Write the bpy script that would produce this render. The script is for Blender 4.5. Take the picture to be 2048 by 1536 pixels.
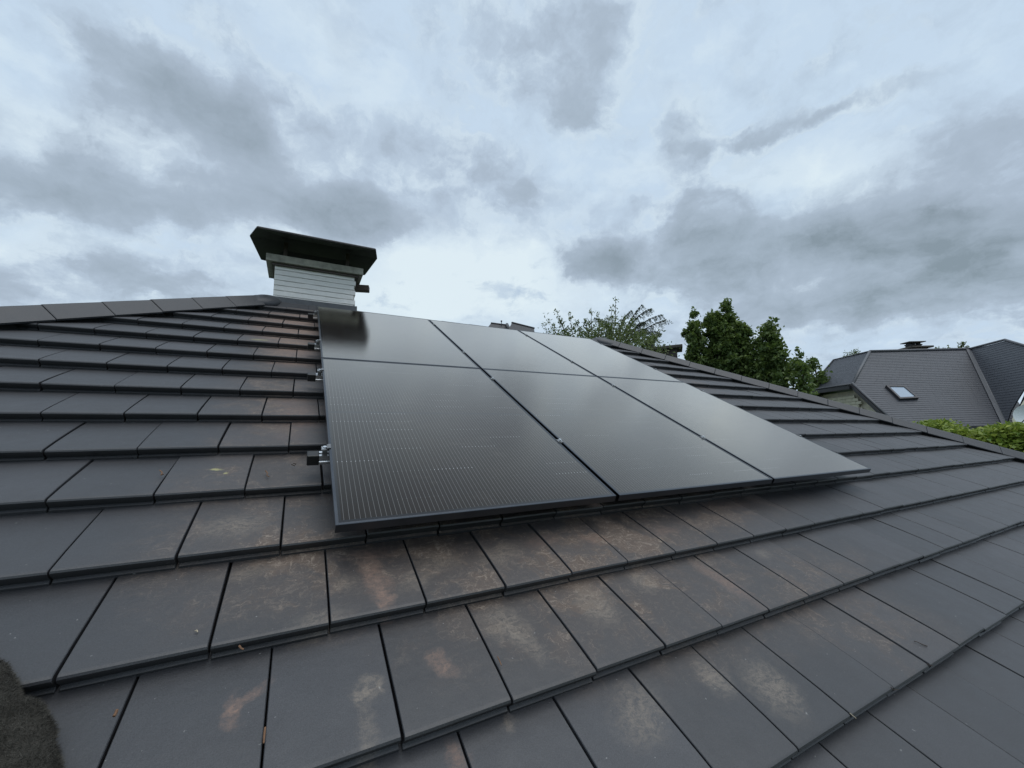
import bpy, bmesh, math, random
import numpy as np
from mathutils import Matrix, Vector, Euler

random.seed(7); rng = np.random.default_rng(11)
for o in list(bpy.data.objects): bpy.data.objects.remove(o)
scene = bpy.context.scene
COL = scene.collection
PI = math.pi

# ------------------------------------------------------------------ camera
FPX = 818.5158542107058            # focal length in pixels of a 2048 wide frame
CAM = Vector((-0.118, -1.439, 4.300))
RIGHT = Vector((0.88708, -0.46095, -0.02467)).normalized()
FWD = Vector((0.45948, 0.87655, 0.14325)).normalized()
RIGHT = (RIGHT - FWD * RIGHT.dot(FWD)).normalized()
UP = RIGHT.cross(FWD)
cam = bpy.data.cameras.new('camera'); camo = bpy.data.objects.new('camera', cam); COL.objects.link(camo)
cam.sensor_width = 36.0; cam.lens = 36.0 * FPX / 2048.0; cam.clip_start = 0.02; cam.clip_end = 3000
camo.matrix_world = Matrix.Translation(CAM) @ Matrix((RIGHT, UP, -FWD)).transposed().to_4x4()
scene.camera = camo

def wray(u, v):
    return (FWD * FPX + RIGHT * (u - 1024) - UP * (v - 768)).normalized()
def atd(u, v, D):
    d = wray(u, v); return CAM + d * (D / math.hypot(d.x, d.y))

# roof plane frame: x along the ridge, y up the slope, z normal; panel glass is z = 0, tile noses z = -0.12
PITCH = math.radians(29.0)
OFF = Vector((0, 0, 4.06))
TR = Matrix.Translation(OFF) @ Matrix.Rotation(PITCH, 4, 'X')
def p2w(x, y, z): return TR @ Vector((x, y, z))
TI = TR.inverted()
def w2pix(X):
    d = Vector(X) - CAM; k = d.dot(FWD)
    return (1024 + FPX * d.dot(RIGHT) / k, 768 - FPX * d.dot(UP) / k, k)

# ------------------------------------------------------------------ node helpers
class NT:
    def __init__(s, tree): s.t = tree; s.t.nodes.clear()
    def n(s, typ, **kw):
        nd = s.t.nodes.new(typ); ins = kw.pop('ins', {})
        for k, v in kw.items(): setattr(nd, k, v)
        for k, v in ins.items(): s.set(nd.inputs[k], v)
        return nd
    def set(s, sock, v):
        if isinstance(v, bpy.types.NodeSocket): s.t.links.new(v, sock)
        elif isinstance(v, (tuple, list, Vector)) and len(v) == 3 and sock.type == 'RGBA': sock.default_value = (*v, 1)
        else: sock.default_value = v
    def math(s, op, a, b=None, c=None, clamp=False):
        nd = s.n('ShaderNodeMath', operation=op, use_clamp=clamp); s.set(nd.inputs[0], a)
        if b is not None: s.set(nd.inputs[1], b)
        if c is not None: s.set(nd.inputs[2], c)
        return nd.outputs[0]
    def vmath(s, op, a, b=None, sc=None):
        nd = s.n('ShaderNodeVectorMath', operation=op); s.set(nd.inputs[0], a)
        if b is not None: s.set(nd.inputs[1], b)
        if sc is not None: s.set(nd.inputs[3], sc)
        return nd.outputs['Value'] if op in ('LENGTH', 'DOT_PRODUCT', 'DISTANCE') else nd.outputs[0]
    def noise(s, vec, scale, detail=4, rough=.5, dist=0.0):
        nd = s.n('ShaderNodeTexNoise'); s.set(nd.inputs['Vector'], vec)
        nd.inputs['Scale'].default_value = scale; nd.inputs['Detail'].default_value = detail
        nd.inputs['Roughness'].default_value = rough; nd.inputs['Distortion'].default_value = dist
        return nd
    def rng(s, v, a, b, c=0.0, d=1.0, smooth=True):
        nd = s.n('ShaderNodeMapRange', interpolation_type='SMOOTHSTEP' if smooth else 'LINEAR')
        s.set(nd.inputs[0], v)
        for i, q in enumerate((a, b, c, d)): s.set(nd.inputs[i + 1], q)
        return nd.outputs[0]
    def mix(s, f, a, b, bt='MIX'):
        nd = s.n('ShaderNodeMix', data_type='RGBA', blend_type=bt); s.set(nd.inputs[0], f)
        s.set(nd.inputs[6], a); s.set(nd.inputs[7], b); return nd.outputs[2]
    def mapping(s, vec, loc=(0, 0, 0), rot=(0, 0, 0), sc=(1, 1, 1), typ='POINT'):
        nd = s.n('ShaderNodeMapping', vector_type=typ); s.set(nd.inputs[0], vec)
        nd.inputs[1].default_value = loc; nd.inputs[2].default_value = rot; nd.inputs[3].default_value = sc
        return nd.outputs[0]
    def sep(s, vec):
        nd = s.n('ShaderNodeSeparateXYZ'); s.set(nd.inputs[0], vec); return nd.outputs
    def bump(s, h, strength=.3, dist=.01):
        nd = s.n('ShaderNodeBump'); s.set(nd.inputs['Height'], h)
        nd.inputs['Strength'].default_value = strength; nd.inputs['Distance'].default_value = dist
        return nd.outputs[0]

# ------------------------------------------------------------------ world: overcast sky
SUN_EL, SUN_AZ = math.radians(72), math.radians(150)   # azimuth: clockwise from +Y; behind the photographer
world = bpy.data.worlds.new('World'); scene.world = world; world.use_nodes = True
world.cycles.sampling_method = 'MANUAL'; world.cycles.sample_map_resolution = 256
W = NT(world.node_tree)
wout = W.n('ShaderNodeOutputWorld'); bg = W.n('ShaderNodeBackground')
W.t.links.new(bg.outputs[0], wout.inputs[0])
skyn = W.n('ShaderNodeTexSky', sky_type='NISHITA', sun_disc=False, sun_elevation=SUN_EL, sun_rotation=SUN_AZ)
SKY_STRENGTH = 0.10
bg.inputs[1].default_value = SKY_STRENGTH
geo = W.n('ShaderNodeTexCoord').outputs['Generated']
dirv = W.vmath('NORMALIZE', geo)
warpn = W.noise(dirv, 6.0, 6, .64)
warp = W.vmath('SCALE', W.vmath('SUBTRACT', warpn.outputs['Color'], (.5, .5, .5)), sc=.11)
dw = W.vmath('ADD', dirv, warp)

def blob(u, v, ru, rv, ang=0, e0=.25, e1=1.0):
    """soft ellipsoidal cloud mask fixed on the sky sphere, centre given by its direction"""
    d0 = wray(u, v); s = 1.0 / math.sqrt(1 + ((u - 1024) ** 2 + (v - 768) ** 2) / FPX ** 2)
    t1 = (RIGHT - d0 * RIGHT.dot(d0)).normalized(); t2 = d0.cross(t1) * -1
    a = math.radians(ang); q1 = (t1 * math.cos(a) + t2 * math.sin(a)).normalized()   # positive: rising to the right
    q2 = d0.cross(q1).normalized(); q3 = q1.cross(q2)
    m = Matrix((q1, q2, q3)).transposed()
    loc = d0; sc = (ru * s / FPX, rv * s / FPX, 1.0)
    q = W.mapping(dw, tuple(loc), tuple(m.to_euler()), sc, 'TEXTURE')
    return W.rng(W.vmath('LENGTH', q), e0 * .62, e1 * 1.07, 1.0, 0.0)

# broad texture of the overcast
dz = W.math('ADD', W.math('MAXIMUM', W.sep(dirv)[2], 0.0), 0.25)
flat = W.vmath('DIVIDE', dw, W.n('ShaderNodeCombineXYZ', ins={0: dz, 1: dz, 2: 1.0}).outputs[0])
nb = W.noise(flat, 1.2, 3, .55).outputs[0]
nf = W.noise(flat, 3.6, 5, .62).outputs[0]
fineN = W.noise(dw, 10, 6, .64).outputs[0]
dark = W.math('ADD', W.rng(nb, .45, .70, 0, .34), W.rng(nf, .46, .72, 0, .34))
# the clouds in view: (u, v, half width, half height, angle, inner, outer, weight)
CL = [(400, 215, 235, 90, -36, .35, 1.05, .60), (520, 320, 85, 130, 18, .3, 1.05, .40), (330, 395, 330, 66, -4, .3, 1.1, .58),
      (20, 375, 170, 75, -8, .3, 1.05, .50), (700, 432, 155, 76, -6, .62, 1.02, .66), (170, 560, 330, 70, 0, .2, 1.15, .48),
      (1200, 90, 160, 160, 0, .1, 1.15, .34), (1160, 220, 75, 110, 10, .2, 1.1, .34), (1365, 275, 75, 105, 18, .3, 1.05, .50),
      (1550, 255, 190, 24, 10, .3, 1.1, .48), (1740, 195, 140, 20, 22, .3, 1.1, .42), (1425, 435, 110, 95, 0, .62, 1.0, .42),
      (1715, 445, 155, 110, 0, .66, 1.0, .52), (1600, 525, 450, 110, 5, .5, 1.05, .62), (1990, 470, 180, 115, 14, .6, 1.0, .56),
      (1190, 525, 105, 50, -12, .5, 1.05, .52), (1790, 605, 450, 62, 7, .3, 1.1, .60), (1065, 390, 70, 36, 0, .3, 1.1, .26),
      (1895, 432, 85, 24, 8, .4, 1.05, .40), (1480, 500, 330, 70, 4, .3, 1.1, .30), (1900, 560, 300, 90, 5, .3, 1.1, .25), (120, 330, 260, 160, 0, .1, 1.2, .22)]
big = None
for (u, v, ru, rv, an, e0, e1, w) in CL:
    b = W.math('MULTIPLY', blob(u, v, ru, rv, an, e0, e1), w)
    big = b if big is None else W.math('ADD', big, b)
# internal billows: clouds are patchy, denser and thinner in places
dark = W.math('ADD', dark, W.math('MULTIPLY', big, W.rng(nf, .30, .70, .62, 1.25, False)))
dark = W.math('ADD', dark, W.rng(fineN, .3, .7, -.17, .17, False))
lite = None
for (u, v, ru, rv, w) in [(940, 545, 330, 90, 1.2), (240, 280, 210, 70, .6), (560, 470, 120, 50, .5), (1620, 340, 230, 55, .6), (110, 480, 200, 40, .5), (860, 620, 500, 60, .7)]:
    b = W.math('MULTIPLY', blob(u, v, ru, rv, 0, .1, 1.2), w)
    lite = b if lite is None else W.math('ADD', lite, b)
lite = W.math('ADD', lite, W.rng(nf, .50, .30, 0, .45))
darkc = W.math('MINIMUM', W.math('MAXIMUM', W.math('SUBTRACT', dark, W.math('MULTIPLY', lite, .16)), 0.0), 1.75)
k = 1.0 / SKY_STRENGTH
c_light = tuple(k * c for c in (.560, .695, .840))
c_mid = tuple(k * c for c in (.430, .525, .635))
c_dark = tuple(k * c for c in (.240, .308, .362))
c_white = tuple(k * c for c in (.740, .855, .915))
cc = W.mix(W.math('MULTIPLY', darkc, 1.9, clamp=True), c_light, c_mid)
cc = W.mix(W.rng(darkc, .38, 1.65, 0, 1, False), cc, c_dark)
clear = W.math('SUBTRACT', 1.0, W.math('MULTIPLY', darkc, 1.6, clamp=True))
cc = W.mix(W.math('MULTIPLY', W.math('MULTIPLY', lite, clear), .95, clamp=True), cc, c_white)
rim = W.math('MULTIPLY', W.rng(darkc, .02, .16), W.rng(darkc, .42, .16))
cc = W.mix(W.math('MULTIPLY', W.math('MULTIPLY', rim, W.rng(fineN, .58, .36)), .42), cc, c_white)
# slight colour drift between cyan and lavender
cc = W.mix(W.rng(nb, .35, .65, 0, .05, False), cc, tuple(k * c for c in (.50, .52, .72)))
gap = W.math('MULTIPLY', W.rng(nf, .52, .68, 0, .9), W.math('MULTIPLY', clear, W.math('MINIMUM', lite, 1.0)))
cc = W.mix(gap, cc, W.mix(.70, skyn.outputs[0], c_light))
W.t.links.new(cc, bg.inputs[0])

# ------------------------------------------------------------------ sun behind thin cloud
sl = bpy.data.lights.new('sun', 'SUN'); slo = bpy.data.objects.new('sun', sl); COL.objects.link(slo)
sl.energy = 1.5; sl.angle = math.radians(60); sl.color = (1.0, .965, .92)
sd = Vector((math.sin(SUN_AZ) * math.cos(SUN_EL), math.cos(SUN_AZ) * math.cos(SUN_EL), math.sin(SUN_EL)))
slo.rotation_euler = sd.to_track_quat('Z', 'Y').to_euler()
slo.location = (0, 0, 30)

# ------------------------------------------------------------------ colour management / render
vs = scene.view_settings; vs.view_transform = 'Standard'; vs.look = 'None'; vs.exposure = 0.0; vs.gamma = 1.0; vs.use_curve_mapping = False
scene.render.engine = 'CYCLES'
scene.cycles.max_bounces = 4; scene.cycles.diffuse_bounces = 2; scene.cycles.glossy_bounces = 2; scene.cycles.transmission_bounces = 2; scene.cycles.caustics_reflective = False; scene.cycles.caustics_refractive = False
scene.render.resolution_x = 1024; scene.render.resolution_y = 768

# ------------------------------------------------------------------ object helpers
def tag(o, label=None, cat=None, group=None, kind=None):
    for k_, v_ in (('label', label), ('category', cat), ('group', group), ('kind', kind)):
        if v_: o[k_] = v_
    return o
def empty(name, loc=(0, 0, 0), mat=None):
    o = bpy.data.objects.new(name, None); COL.objects.link(o); o.empty_display_size = .1
    if mat is not None: o.matrix_world = mat
    else: o.location = loc
    return o
def link(name, me, m=None, parent=None, mat=None, smooth=False):
    o = bpy.data.objects.new(name, me); COL.objects.link(o)
    if m and not me.materials: me.materials.append(m)
    if parent: o.parent = parent
    if mat is not None: o.matrix_basis = mat
    if smooth:
        for p in me.polygons: p.use_smooth = True
    return o
def from_bm(name, bm, m, parent=None, mat=None, smooth=False):
    bmesh.ops.recalc_face_normals(bm, faces=bm.faces)
    me = bpy.data.meshes.new(name); bm.to_mesh(me); bm.free()
    return link(name, me, m, parent, mat, smooth)
def pyd(name, v, f, m, parent=None, mat=None, smooth=False):
    me = bpy.data.meshes.new(name); me.from_pydata([tuple(q) for q in v], [], f); me.update()
    return link(name, me, m, parent, mat, smooth)
def box(bm, lo, hi, mat=None, bev=0):
    r = bmesh.ops.create_cube(bm, size=1)
    lo, hi = Vector(lo), Vector(hi)
    for q in r['verts']:
        q.co = Vector((lo[i] + (q.co[i] + .5) * (hi[i] - lo[i]) for i in range(3)))
    if bev:
        es = list({e for q in r['verts'] for e in q.link_edges})
        rr = bmesh.ops.bevel(bm, geom=es, offset=bev, segments=2, profile=.5, affect='EDGES')
        vs_ = {q for fc in rr['faces'] for q in fc.verts} | {q for q in r['verts'] if q.is_valid}
    else: vs_ = set(r['verts'])
    if mat is not None:
        for q in vs_: q.co = mat @ q.co
    return vs_
def tube(bm, pts, rad, seg=7, cap=True):
    pts = [Vector(p_) for p_ in pts]
    if not hasattr(rad, '__len__'): rad = [rad] * len(pts)
    rings = []
    for i, p_ in enumerate(pts):
        t = (pts[min(i + 1, len(pts) - 1)] - pts[max(i - 1, 0)]).normalized()
        a = t.orthogonal().normalized() if i == 0 else (a - t * a.dot(t)).normalized()
        b = t.cross(a)
        rings.append([bm.verts.new(p_ + (a * math.cos(2 * PI * j / seg) + b * math.sin(2 * PI * j / seg)) * rad[i]) for j in range(seg)])
    for i in range(len(rings) - 1):
        for j in range(seg):
            bm.faces.new((rings[i][j], rings[i][(j + 1) % seg], rings[i + 1][(j + 1) % seg], rings[i + 1][j]))
    if cap:
        bm.faces.new(rings[0][::-1]); bm.faces.new(rings[-1])

# ------------------------------------------------------------------ materials
def material(name):
    m = bpy.data.materials.new(name); m.use_nodes = True
    t = NT(m.node_tree); out = t.n('ShaderNodeOutputMaterial'); b = t.n('ShaderNodeBsdfPrincipled')
    t.t.links.new(b.outputs[0], out.inputs[0])
    return m, t, b, out
def simple(name, col, rough=.6, metal=0.0, spec=.5, var=.25, nscale=8, bump=0.0, bscale=60):
    m, t, b, _ = material(name)
    pos = t.n('ShaderNodeNewGeometry').outputs['Position']
    n1 = t.noise(pos, nscale, 5, .6).outputs[0]
    f_ = t.rng(n1, .25, .75, 1 - var, 1 + var, False)
    t.set(b.inputs['Base Color'], t.mix(1.0, col, t.n('ShaderNodeCombineColor', ins={0: f_, 1: f_, 2: f_}).outputs[0], 'MULTIPLY'))
    t.set(b.inputs['Roughness'], t.rng(n1, .2, .8, rough * .9, min(1, rough * 1.12), False))
    b.inputs['Metallic'].default_value = metal; b.inputs['Specular IOR Level'].default_value = spec
    if bump:
        t.set(b.inputs['Normal'], t.bump(t.noise(pos, bscale, 4, .6).outputs[0], bump, .01))
    return m

# roof tile: dark engobed clay, with boot scuffs and clay dust along the walked strip
def tile_material(stained=True):
    m, t, b, _ = material('roof_tile_clay' if stained else 'roof_tile_clay_clean')
    pos = t.n('ShaderNodeNewGeometry').outputs['Position']
    li = TI.to_translation()
    P = t.mapping(pos, tuple(li), (-PITCH, 0, 0))
    oi = t.n('ShaderNodeObjectInfo').outputs['Random']
    at = t.n('ShaderNodeAttribute', attribute_name='tone').outputs['Fac']
    base = t.mix(t.noise(P, 3.0, 4, .6).outputs[0], (.0250, .0260, .0300), (.0390, .0402, .0450))
    tone = t.rng(oi, 0, 1, .74, 1.26, False)
    base = t.mix(1.0, base, t.n('ShaderNodeCombineColor', ins={0: tone, 1: tone, 2: tone}).outputs[0], 'MULTIPLY')
    sp = t.rng(t.noise(P, 420, 2, .5).outputs[0], .32, .68, .74, 1.28, False)
    base = t.mix(1.0, base, t.n('ShaderNodeCombineColor', ins={0: sp, 1: sp, 2: sp}).outputs[0], 'MULTIPLY')
    if stained:
        wp = t.vmath('ADD', P, t.vmath('SCALE', t.vmath('SUBTRACT', t.noise(P, 16, 5, .65).outputs['Color'], (.5, .5, .5)), sc=.085))
        def bl(x, y, rx, ry, a=0, e0=.15, e1=1.0):
            q = t.mapping(wp, (x, y, -.13), (0, 0, math.radians(a)), (rx, ry, .5), 'TEXTURE')
            return t.rng(t.vmath('LENGTH', q), e0, e1, 1, 0)
        rn_ = tuple((TR.to_3x3() @ Vector((0, 0, 1))))
        upf = t.rng(t.vmath('DOT_PRODUCT', t.n('ShaderNodeNewGeometry').outputs['Normal'], rn_), .78, .94)
        def total(lst):
            s_ = None
            for q in lst:
                w_ = q[-1]; v_ = t.math('MULTIPLY', bl(*q[:-1]), w_)
                s_ = v_ if s_ is None else t.math('ADD', s_, v_)
            return t.math('MULTIPLY', t.math('MINIMUM', s_, 1.0), upf)
        # zones that were walked on
        brown = total([(1.1, .02, 1.9, .34, 0, .2, 1.0, .95), (.75, -.25, .9, .42, 0, .1, 1.0, .85), (1.5, -.45, 1.3, .4, 0, .1, 1., .55),
                       (-.25, .35, .42, .7, 0, .1, 1., .6), (-.22, 1.4, .38, 1.2, 0, .2, 1., .75), (-.2, 2.9, .5, 1.3, 0, .2, 1., 1.0),
                       (1.9, -.75, .5, .4, 0, .1, 1., .4), (3.85, 2.6, .55, 1.4, 25, .1, 1., .55), (-.05, -.05, .5, .3, 0, .2, 1, .45)])
        patch = t.rng(t.noise(wp, 5.5, 6, .68, .6).outputs[0], .44, .66)
        st1 = t.noise(t.mapping(wp, (0, 0, 0), (0, 0, .7), (16, 110, 16)), 1.6, 4, .62).outputs[0]
        st2 = t.noise(t.mapping(wp, (3, 1, 0), (0, 0, -.5), (120, 18, 16)), 1.3, 4, .62).outputs[0]
        scr = t.math('MAXIMUM', t.rng(st1, .52, .68), t.rng(st2, .54, .70))
        film = t.math('MULTIPLY', brown, t.math('MULTIPLY_ADD', patch, .70, .30))
        base = t.mix(film, base, (.096, .068, .052))
        scuff = t.math('MULTIPLY', t.math('MULTIPLY', brown, scr), t.math('MULTIPLY_ADD', patch, .80, .20))
        base = t.mix(t.math('MULTIPLY', scuff, .95), base, (.235, .190, .150))
        # clay dust, orange
        tread = t.rng(t.noise(t.mapping(wp, (0, 0, 0), (0, 0, .35), (42, 75, 14)), 1.0, 6, .65).outputs[0], .34, .62)
        orange = total([(-.18, 3.05, .50, .95, 0, .2, 1., .95), (-.18, 2.2, .26, .45, 0, .2, 1, .65), (-.12, 1.10, .17, .24, 0, .1, 1, .55), (-.17, 1.34, .17, .14, 0, .1, 1, .45), (-.14, .86, .12, .10, 0, .1, 1, .3),
                        (.118, -.09, .050, .16, 6, .2, 1.1, .80), (.133, -.205, .032, .06, 5, .1, 1.1, .75), (.12, .03, .16, .045, 0, .1, 1., .5),
                        (-.214, -.405, .022, .055, 8, .2, 1.1, .62), (-.188, -.375, .022, .060, -38, .2, 1.1, .62),
                        (.242, -.418, .034, .040, 0, .3, 1.1, .70), (.266, -.450, .022, .040, 35, .2, 1.1, .45), (.226, -.645, .032, .065, 8, .2, 1.1, .70),
                        (1.0, -.09, .10, .05, -10, .1, 1, .55), (1.385, -.11, .14, .05, 0, .1, 1, .40), (1.41, -.42, .055, .19, 6, .1, 1.1, .60), (.77, -.05, .12, .06, 10, .1, 1, .4), (2.0, .03, .35, .08, 0, .1, 1, .35)])
        grit = t.rng(t.noise(P, 150, 4, .7).outputs[0], .36, .58, .6, 1.0)
        of = t.math('MULTIPLY', t.math('MULTIPLY', orange, grit), t.math('MULTIPLY_ADD', tread, .62, .30))
        base = t.mix(of, base, (.222, .140, .104))
        tan = total([(.465, -.35, .09, .09, 20, .2, 1.1, .85), (.50, -.44, .04, .10, 10, .2, 1.1, .6), (.80, -.37, .085, .12, -10, .2, 1.1, .85), (1.07, -.32, .07, .07, 0, .2, 1.1, .75), (.062, -.44, .05, .05, 0, .2, 1, .85), (.045, -.54, .03, .13, 0, .2, 1, .5),
                     (.37, -.60, .03, .03, 0, .2, 1, .6), (.71, -.69, .13, .09, 30, .2, 1.1, .70), (1.01, -.69, .065, .08, -20, .2, 1.1, .85), (1.16, -.77, .10, .12, -20, .2, 1.1, .8), (1.32, -1.0, .06, .06, 0, .2, 1, .6),
                     (-.29, .22, .13, .10, 0, .1, 1.1, .8), (-.23, .02, .10, .05, 10, .1, 1.1, .5), (.57, -.08, .13, .07, 15, .1, 1.1, .7), (.34, -.06, .13, .08, -15, .1, 1.1, .6), (.24, -.15, .10, .05, 30, .1, 1.1, .5), (-.04, -.23, .10, .05, 10, .1, 1.1, .6), (1.80, -.33, .06, .05, 0, .1, 1.1, .6), (.03, -.10, .05, .05, 0, .1, 1, .5)])
        tf = t.math('MULTIPLY', t.math('MULTIPLY', tan, grit), t.math('MULTIPLY_ADD', t.math('MAXIMUM', scr, tread), .6, .08))
        base = t.mix(tf, base, (.240, .195, .150))
        yel = total([(-.397, .60, .03, .02, 20, .2, 1, .9), (-.362, .553, .018, .014, 0, .2, 1, .9), (-.41, 2.48, .09, .04, 10, .2, 1, .6)])
        base = t.mix(t.math('MULTIPLY', yel, .7), base, (.42, .40, .16))
    # pale specks
    spk = t.rng(t.noise(P, 75, 2, .5).outputs[0], .745, .79, 0, .42)
    base = t.mix(spk, base, (.33, .33, .32))
    t.set(b.inputs['Base Color'], base)
    rn = t.noise(P, 14, 5, .6).outputs[0]
    rough = t.math('ADD', t.rng(rn, .2, .8, .46, .60, False), t.rng(oi, 0, 1, -.04, .04, False))
    if stained: rough = t.math('ADD', rough, t.math('MULTIPLY', t.math('MAXIMUM', film, of), .22), clamp=True)
    t.set(b.inputs['Roughness'], rough)
    b.inputs['Specular IOR Level'].default_value = .72
    h = t.math('MULTIPLY_ADD', t.noise(P, 30, 3, .55).outputs[0], .6, t.math('MULTIPLY', t.noise(P, 300, 3, .6).outputs[0], .18))
    t.set(b.inputs['Normal'], t.bump(h, .30, .006))
    return m
M_TILE = tile_material()
M_TILE_CLEAN = tile_material(False)
M_CAP = simple('hip_cap_clay', (.036, .039, .045), .48, var=.15, nscale=9, bump=.15, bscale=150)
M_DECK = simple('roof_underlay', (.02, .02, .022), .9)
M_LEAD = simple('lead_flashing', (.10, .105, .115), .6, var=.25, nscale=14, bump=.3, bscale=30)
M_FRAME = simple('black_anodised_frame', (.085, .092, .104), .30, metal=1.0, var=.1)
M_RAIL = simple('bare_aluminium', (.72, .73, .74), .32, metal=1.0, var=.08)
M_CAPB = simple('black_plastic', (.014, .014, .015), .42, var=.15, nscale=40)
M_STEEL = simple('stainless_bolt', (.68, .69, .70), .28, metal=1.0, var=.05)
M_CONC = simple('weathered_concrete', (.36, .35, .30), .85, var=.4, nscale=12, bump=.5, bscale=70)
M_COWL = simple('dark_sheet_metal', (.006, .006, .0065), .55, var=.3, nscale=9)
M_ROSTY = simple('brown_weathered_steel', (.060, .045, .038), .6, var=.4, nscale=18)

M_CLAMP = simple('grey_clamp', (.20, .205, .21), .4, metal=.8, var=.1)
def panel_material():
    m, t, b, out = material('solar_cells_under_glass')
    P = t.n('ShaderNodeTexCoord').outputs['Object']
    x, y, _z = t.sep(P)
    PW, PH, bx, by = 1.1425, 1.7125, .018, .022
    cw = (PW - 2 * bx) / 6; ch = (PH - 2 * by - .014) / 18
    xx = t.math('SUBTRACT', x, bx)
    half = t.math('GREATER_THAN', y, PH / 2)
    yy = t.math('SUBTRACT', t.math('SUBTRACT', y, by), t.math('MULTIPLY', half, .014))
    u = t.math('DIVIDE', xx, cw); v = t.math('DIVIDE', yy, ch)
    fu = t.math('FRACT', u); fv = t.math('FRACT', v)
    inside = t.math('MULTIPLY', t.math('MULTIPLY', t.math('GREATER_THAN', u, 0), t.math('LESS_THAN', u, 6)),
                    t.math('MULTIPLY', t.math('GREATER_THAN', v, 0), t.math('LESS_THAN', v, 18)))
    midg = t.math('LESS_THAN', t.math('ABSOLUTE', t.math('SUBTRACT', y, PH / 2)), .007)
    inside = t.math('MULTIPLY', inside, t.math('SUBTRACT', 1.0, midg))
    # wires
    w11 = t.math('FRACT', t.math('MULTIPLY', fu, 11))
    wire = t.rng(t.math('ABSOLUTE', t.math('SUBTRACT', w11, .5)), .03, .052, 1, 0, False)
    # solder points at cell ends, their sparkle painted as random brightness by cell
    cid = t.n('ShaderNodeCombineXYZ', ins={0: t.math('FLOOR', u), 1: t.math('FLOOR', t.math('ADD', v, .12)), 2: t.n('ShaderNodeObjectInfo').outputs['Random']}).outputs[0]
    wn = t.n('ShaderNodeTexWhiteNoise', noise_dimensions='3D'); t.set(wn.inputs[0], cid)
    dot = t.math('MULTIPLY', t.rng(t.math('ABSOLUTE', t.math('SUBTRACT', w11, .5)), .055, .10, 1, 0, False),
                 t.rng(t.math('ABSOLUTE', t.math('SUBTRACT', fv, .93)), .012, .03, 1, 0, False))
    dot = t.math('MULTIPLY', dot, t.rng(wn.outputs[0], .55, .97, 0, .6))
    gapc = t.math('MAXIMUM', t.rng(t.math('ABSOLUTE', t.math('SUBTRACT', fu, .5)), .488, .494, 0, 1, False),
                  t.rng(t.math('ABSOLUTE', t.math('SUBTRACT', fv, .5)), .476, .488, 0, 1, False))
    wn2 = t.n('ShaderNodeTexWhiteNoise', noise_dimensions='3D')
    t.set(wn2.inputs[0], t.n('ShaderNodeCombineXYZ', ins={0: t.math('FLOOR', u), 1: t.math('FLOOR', v), 2: t.n('ShaderNodeObjectInfo').outputs['Random']}).outputs[0])
    cell = t.mix(wn2.outputs[0], (.0085, .0062, .0055), (.0120, .0088, .0078))
    col = t.mix(t.math('MULTIPLY', gapc, .7), cell, (.010, .010, .011))
    col = t.mix(t.math('MULTIPLY', wire, .55), col, (.22, .22, .222))
    col = t.mix(inside, (.013, .015, .020), col)
    col = t.mix(t.math('MULTIPLY', dot, inside), col, (.85, .87, .9))
    # dust film: sparse smudges
    sm = t.math('MULTIPLY', t.rng(t.noise(P, 3.2, 5, .65).outputs[0], .50, .74), t.rng(t.noise(t.mapping(P, (0, 0, 0), (0, 0, .6), (4, 14, 4)), 2.2, 4, .6).outputs[0], .4, .7))
    col = t.mix(t.math('MULTIPLY_ADD', sm, .10, .008), col, (.30, .27, .23))
    t.set(b.inputs['Base Color'], col)
    t.set(b.inputs['Roughness'], t.rng(t.noise(P, 5, 4, .6).outputs[0], .3, .7, .075, .12, False))
    b.inputs['Specular IOR Level'].default_value = 0.0; rgh = b.inputs['Roughness'].links[0].from_socket
    nrm = t.bump(t.noise(P, 900, 1, .5).outputs[0], .05, .002)
    gl = t.n('ShaderNodeBsdfGlossy'); t.set(gl.inputs['Roughness'], rgh); t.set(gl.inputs['Normal'], nrm)
    lw = t.n('ShaderNodeLayerWeight'); lw.inputs[0].default_value = .5; t.set(lw.inputs['Normal'], nrm)
    fr = t.math('MINIMUM', t.math('MULTIPLY_ADD', t.math('POWER', lw.outputs['Facing'], 3.8), 1.55, .006), .95)
    gl.inputs['Color'].default_value = (1.0, .94, .86, 1)
    mx = t.n('ShaderNodeMixShader'); t.set(mx.inputs[0], fr); t.t.links.new(b.outputs[0], mx.inputs[1]); t.t.links.new(gl.outputs[0], mx.inputs[2])
    t.t.links.new(mx.outputs[0], out.inputs[0])
    return m
M_CELL = panel_material()

# ------------------------------------------------------------------ ground
M_GRASS = simple('lawn', (.05, .085, .028), .9, var=.4, nscale=1.5, bump=.5, bscale=20)
g = pyd('ground', [(-900, -900, 0), (900, -900, 0), (900, 900, 0), (-900, 900, 0)], [(0, 1, 2, 3)], M_GRASS); tag(g, kind='structure')

# ------------------------------------------------------------------ the house with the panels
TW, RP, X0, Y0 = .2656, .3315, -.0183, .4137
ZN = -.12
RIDGE_Y = 3.93; EAVE_Y = -1.90
def hipL(y): return (y - 4.48) / 1.15        # hip line (x at slope position y)
def hipR(y): return (8.83 - y) / 1.19
house = empty('house', (1.85, 3.5, 0))
tag(house, 'hip roofed house in front with dark flat tiles and white brick chimney', 'house')
HI = house.matrix_basis.inverted() if False else Matrix.Translation((-1.85, -3.5, 0))
# underlay deck = the roof part; the tiles are its children
dz_ = ZN - .085
rv = [(hipL(EAVE_Y), EAVE_Y, dz_), (hipR(EAVE_Y), EAVE_Y, dz_), (hipR(RIDGE_Y), RIDGE_Y, dz_), (hipL(RIDGE_Y), RIDGE_Y, dz_)]
roof = pyd('roof', rv, [(0, 1, 2, 3)], M_DECK, house, HI @ TR)

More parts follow.
